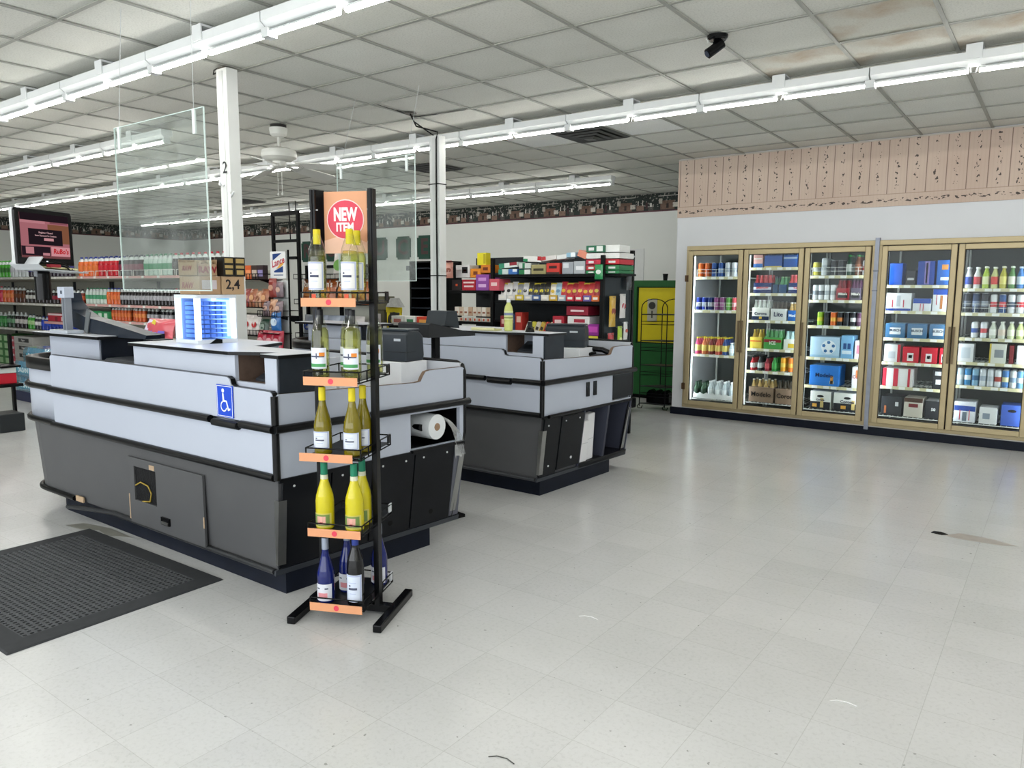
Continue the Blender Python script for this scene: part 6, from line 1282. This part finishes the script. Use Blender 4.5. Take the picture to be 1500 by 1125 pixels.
# goods hanging on the end panel
EX = X1+.03
def hang(y, z, w, h, c1, c2_, label, seed):
    o = bagp(w, h, .03, c1, c2_, seed).place(label, 'snack bag', 'goods hung on the candy gondola end', (EX+.035, y, z), rot=(0, 0, R_(90)))
    part('peg', MB().rod((0,.04,h-.012), (0,-.03,h-.01), .003, 5), SIL, o)
hang(KY+.12,1.14,.13,.30,'#c8a02c','#8c3a1c','long yellow bag hung on the candy gondola end',40); hang(KY+.33,1.22,.12,.24,'#d8d4d2','#b83040','white and red bag hung on the candy gondola end',41)
hang(KY+.10,.86,.12,.22,'#b02c34','#d89a8c','red bag hung low on the candy gondola end',42); hang(KY+.28,.88,.09,.26,'#a8c83c','#e0e6b0','lime bag hung on the candy gondola end',43); hang(KY+.14,.66,.15,.18,'#6a3c8c','#d8843c','purple and orange bag hung lowest on the candy gondola end',44)
hang(KY+.46,1.50,.12,.36,'#24262a','#c8b84c','black and yellow flashlight pack hung high on the candy gondola end',45); hang(KY+.40,1.0,.08,.18,'#dcdcdc','#c85a4c','narrow white bag hung on the candy gondola end',46)
o = bagp(.09,.14,.02,'#2f8a54','#d8e4dc',47).place('small green pouch hanging from the candy gondola front post', 'snack bag', 'goods hung on the candy gondola end', (X1+.0, KY-.045, 1.60))
o = None

# ------------------------------------------------------------------ black rack and clutter left of the far pole
bs = thing('black_drawer_rack', 'tall black slatted rack standing left of the far white pole', 'shelving', (-6.75, 7.35, 0), R_(0))
part('frame', MB().box(-.28,.30,.28,.30,0,1.86).box(-.30,-.27,-.05,.30,0,1.86).box(.28,.31,-.05,.30,0,1.86).box(-.30,.31,-.05,.30,1.84,1.86), BK, bs)
for k in range(13): part('slat_shelf', MB().box(-.27,.28,-.05,.28,.2+k*.13,.215+k*.13), M('#1e2630', .4, var=.2), bs)
part('side_hook', MB().box(-.36,-.30,-.05,.0,1.74,1.80), M('#4c5258', .5), bs)
ct = thing('service_counter', 'low counter crowded with goods between the racks', 'counter', (-7.0, 6.7, 0))
part('body', MB().box(-.95,.75,-.25,.25,0,.90), M('#2b2c30', .5), ct); part('top', MB().box(-.98,.78,-.28,.28,.90,.93), M('#3a3c40', .5), ct)
ol = thing('olive_chest', 'olive green lidded chest behind the yellow pack', 'chest', (-7.35, 6.85, .931)); part('chest', MB().box(-.26,.36,-.08,.1,0,.30), M('#55533f', .6), ol, .006); part('lid', MB().loft([[(-.30,-.09,.302),(.40,-.09,.302),(.40,.11,.302),(-.30,.11,.302)],[(-.20,-.09,.47),(.36,-.09,.47),(.36,.11,.47),(-.20,.11,.47)]]), M('#5f5d48', .6), ol, .008)
yb = thing('yellow_charger_pack', 'yellow and black packaged cord reel hanging above the far checkout', 'package', (-6.42, 6.38, .931))
part('tray', MB().box(-.11,.13,-.02,.06,.0,.06), M('#d8c428', .45), yb); part('card', MB().box(-.11,.13,-.01,.0,.06,.12).box(-.11,-.07,-.01,.0,.12,.30).box(.10,.13,-.01,.0,.12,.30).box(-.12,.13,-.015,.005,.29,.35), M('#dcc82a', .45), yb)
part('reel', MB().tube([(.015,-.02,.19),(.015,.03,.19)], .105, 20), M('#2a2a28', .5, var=.5, scale=40), yb); part('hub', MB().tube([(.015,-.03,.19),(.015,-.02,.19)], .04, 16), M('#c8b42a', .5), yb)
part('shrink_wrap', MB().loft([[(-.10,-.04,.352),(.12,-.04,.352),(.12,.06,.352),(-.10,.06,.352)],[(-.04,-.02,.46),(.06,-.02,.46),(.06,.03,.46),(-.04,.03,.46)]]), M('#a8aaa8', .25, var=.3, scale=30), yb)
yb.location.z = .9312
def small(name, x, y, z, w, d, h, c, label, cat, panels=()):
    o = bev(tag(link(name, MB().box(-w/2,w/2,-d/2,d/2,0,h).mesh(name, M(c, .45, var=.1, scale=20)), None, (x,y,z+.0008)), label, cat), .003)
    for pc, u0, u1, v0, v1 in panels: part('printed_panel', MB().box(-w/2+w*u0,-w/2+w*u1,-d/2-.0014,-d/2,h*v0,h*v1), M(pc, .5), o)
small('candy_box', -6.62, 6.46, .931, .20, .10, .16, '#2a2426', 'black and yellow battery box on the service counter', 'box', [('#d0c040',.1,.9,.2,.5),('#dcdcd8',.3,.7,.6,.9)])
small('candy_box', -6.86, 6.46, .931, .16, .10, .26, '#d8d2d2', 'white bottle carton on the service counter', 'box', [('#a83c50',.2,.8,.6,.8)]); small('candy_box', -7.05, 6.46, .931, .12, .10, .33, '#dadada', 'tall white carton on the service counter', 'box', [('#b04858',.5,.9,.3,.9)])
small('candy_box', -7.2, 6.46, .931, .14, .10, .20, '#c24c58', 'red and white carton on the service counter', 'box', [('#e4dcdc',.1,.4,.1,.9)]); small('candy_box', -6.72, 6.42, .65, .02, .02, .02, '#d05a34', 'tiny red cube on the counter', 'box') if False else None
small('orange_tray', -6.12, 6.22, .931, .22, .14, .10, '#d0602c', 'orange display tray at the right end of the service counter', 'tray', [('#e0a060',.1,.9,.55,.9)]) if False else None
ct2 = thing('snack_shelf', 'short wire shelf of orange and white snacks left of the far checkout', 'display rack', (-5.55, 5.95, 0)); part('post', MB().box(-.42,-.40,-.1,.1,0,1.1), BLACK, ct2); part('post', MB().box(.40,.42,-.1,.1,0,1.1), BLACK, ct2); part('shelf', MB().box(-.42,.42,-.12,.12,1.09,1.105), BLACK, ct2); part('shelf', MB().box(-.42,.42,-.12,.12,.85,.862), BLACK, ct2)
for k, (x, w, c, p_) in enumerate(((-.30,.18,'#dcdcd8','#b8746c'),(-.11,.16,'#e2e2de','#3c7a54'),(.08,.18,'#c8402c','#e0a050'),(.28,.18,'#d8642c','#3c1c18'))): small('snack_box', -5.55+x, 5.93, 1.1055, w, .14, .10 if k < 3 else .16, c, ('white box with pink print on the short snack shelf','white box with green print on the short snack shelf','red box on the short snack shelf','orange box on the short snack shelf')[k], 'box', [(p_,.2,.8,.3,.7)])
for k, c in enumerate(('#1c1c24', '#24307c', '#b8743c', '#b8b48c')): small('snack_box', -5.75+.2*k, 5.93, .8625, .17, .14, .19, c, ('black','blue','tan','olive')[k]+' box on the lower short snack shelf', 'box', [('#d8c4b4',.2,.8,.5,.8)])
ow = tag(link('white_tag', MB().box(-.015,.015,-.003,0,0,.14).mesh('white_tag', M('#dfe2e2', .5)), None, (-5.3, 5.83, 1.0)), 'white hang tag in front of the short snack shelf', 'tag')
part('tag_head', MB().prism([(x, .0+z_) for x, z_ in disc(.03, 12)][::-1], 'y', -.0042, -.003), M('#e8eaea', .5), ow)

# ------------------------------------------------------------------ produce letters on the back wall
PLQ = M('#24483c', .6, var=.1); LTR = M('#4c3a3a', .6)
for ch, px in (('P', 411), ('R', 450), ('O', 486), ('D', 522), ('U', 557), ('C', 590.7), ('E', 622)):
    if ch == 'P': continue
    c = wx(px, 362, YB-.02); w, h, n_ = .195, .23, .04
    o = thing('letter_plaque', 'dark green wall plaque bearing the letter %s' % ch, 'wall sign', (c.x, YB-.03, 2.32), group='letter plaques on the back wall')
    part('board', MB().prism([(-w+n_,-h),(w-n_,-h),(w-n_,-h+n_),(w,-h+n_),(w,h-n_),(w-n_,h-n_),(w-n_,h),(-w+n_,h),(-w+n_,h-n_),(-w,h-n_),(-w,-h+n_),(-w+n_,-h+n_)][::-1], 'y', 0, .028), PLQ, o)
    text(ch, .42, LTR, o, (0, -.004, 0), 0, .012)
# poster and door frame on the back wall near the corner
ps = thing('wall_notice', 'white framed black notice on the back wall behind the candy gondola', 'notice', (wx(912, 378, YB-.02).x, YB-.012, 2.0)); part('frame', MB().box(-.35,.38,0,.01,-.65,.16), M('#d5d8d8', .6), ps); part('notice', MB().box(-.30,.13,-.004,0,-.6,.06), M('#1d2024', .5), ps)

# ------------------------------------------------------------------ green cabinet, cup, wire rack by the cooler corner
GC = M('#1f5a2c', .5, var=.12, scale=6); YE = M('#d8c824', .5, var=.06)
gc = thing('green_cabinet', 'dark green kiosk cabinet with a yellow panel', 'cabinet', (-4.35, 9.42, 0))
part('body', MB().box(-.52,.53,.02,.62,.06,1.63), GC, gc); part('plinth', MB().box(-.5,.5,.06,.6,0,.06), BLACK, gc)
part('face_frame', MB().box(-.52,.53,-.02,.02,1.545,1.63).box(-.52,-.42,-.02,.02,.06,1.545).box(.43,.53,-.02,.02,.06,1.545).box(-.42,.43,-.02,.02,.06,.77), GC, gc)
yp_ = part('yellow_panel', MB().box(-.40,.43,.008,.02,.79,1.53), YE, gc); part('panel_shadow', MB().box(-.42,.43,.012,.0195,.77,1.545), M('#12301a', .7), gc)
lk = part('lock_plate', MB().box(-.26,-.12,-.004,.008,1.07,1.38), M('#b9b9aa', .4, .3), gc); part('dial', MB().tube([(-.19,-.012,1.29),(-.19,-.004,1.29)], .05, 16), M('#3a3a38', .4), lk); part('slot', MB().box(-.20,-.18,-.006,-.004,1.12,1.22), M('#4a4a44', .4), lk)
cup = thing('black_cup', 'small black cup on top of the green cabinet', 'cup', (-4.44+.02, 9.55, 1.631)); part('cup', MB().lathe([(.028,0),(.034,.075),(.038,.08),(.038,.09)], 14), BLACK, cup)
wr = thing('wire_rack', 'empty black wire rack with arched top by the cooler corner', 'display rack', (-4.13, 8.72, 0), R_(4))
b = MB(); r = .006
for x0_, y_ in ((-.17,-.10), (.02,.12)):
    b.tube([(x0_,y_,.03)]+[(x0_,y_,1.28)]+[(x0_+.17-.17*math.cos(R_(a)), y_, 1.28+.11*math.sin(R_(a))) for a in range(20, 180, 20)]+[(x0_+.34,y_,1.28),(x0_+.34,y_,.03)], r, 6)
part('frame', b, BLACK, wr)
for k, z in enumerate((1.19, .86, .55, .28, .06)):
    s = part('shelf', MB().prism([(-.17,-.10),(.17,-.10),(.36,.12),(.02,.12)], 'z', z, z+.012), M('#25272a', .5), wr)
    b = MB()
    for zz_ in (z-.08, z-.12): b.tube([(-.17,-.10,zz_),(.17,-.10,zz_),(.36,.12,zz_),(.02,.12,zz_)], .003, 4, closed=True)
    if k < 4: part('side_wire', b, BLACK, wr)
for x_ in (-.17, .17): part('foot_loop', MB().tube([(x_,-.10,.06),(x_-.03,-.10,.03),(x_-.02,-.10,.006),(x_+.03,-.10,.006),(x_+.04,-.10,.04)], .005, 6), BLACK, wr)
cd = thing('bottle_carrier', 'black scalloped carrier on the lowest level of the wire rack', 'carrier', (-4.10, 8.74, .0725), R_(4)); part('carrier', MB().prism([(-.13,0),(.17,0),(.17,.12)]+[(.17-.3*q/18, .12+.05*abs(math.sin(q*math.pi/6))) for q in range(19)]+[(-.13,.12)], 'y', -.06, .06), GLOSSBLACK, cd)
fl = thing('black_floor_machine', 'black wheeled machine standing on the floor between checkout and cabinet', 'machine', (-4.30, 8.35, 0)); part('body', MB().box(-.16,.04,-.12,.12,.03,.16), M('#17191c', .5), fl, .02); part('handle', MB().tube([(-.12,0,.16),(-.10,0,.3),(.02,0,.2)], .012, 6), BLACK, fl); part('wheel', MB().tube([(.0,-.14,.04),(.0,-.12,.04)], .04, 12), BLACK, fl)
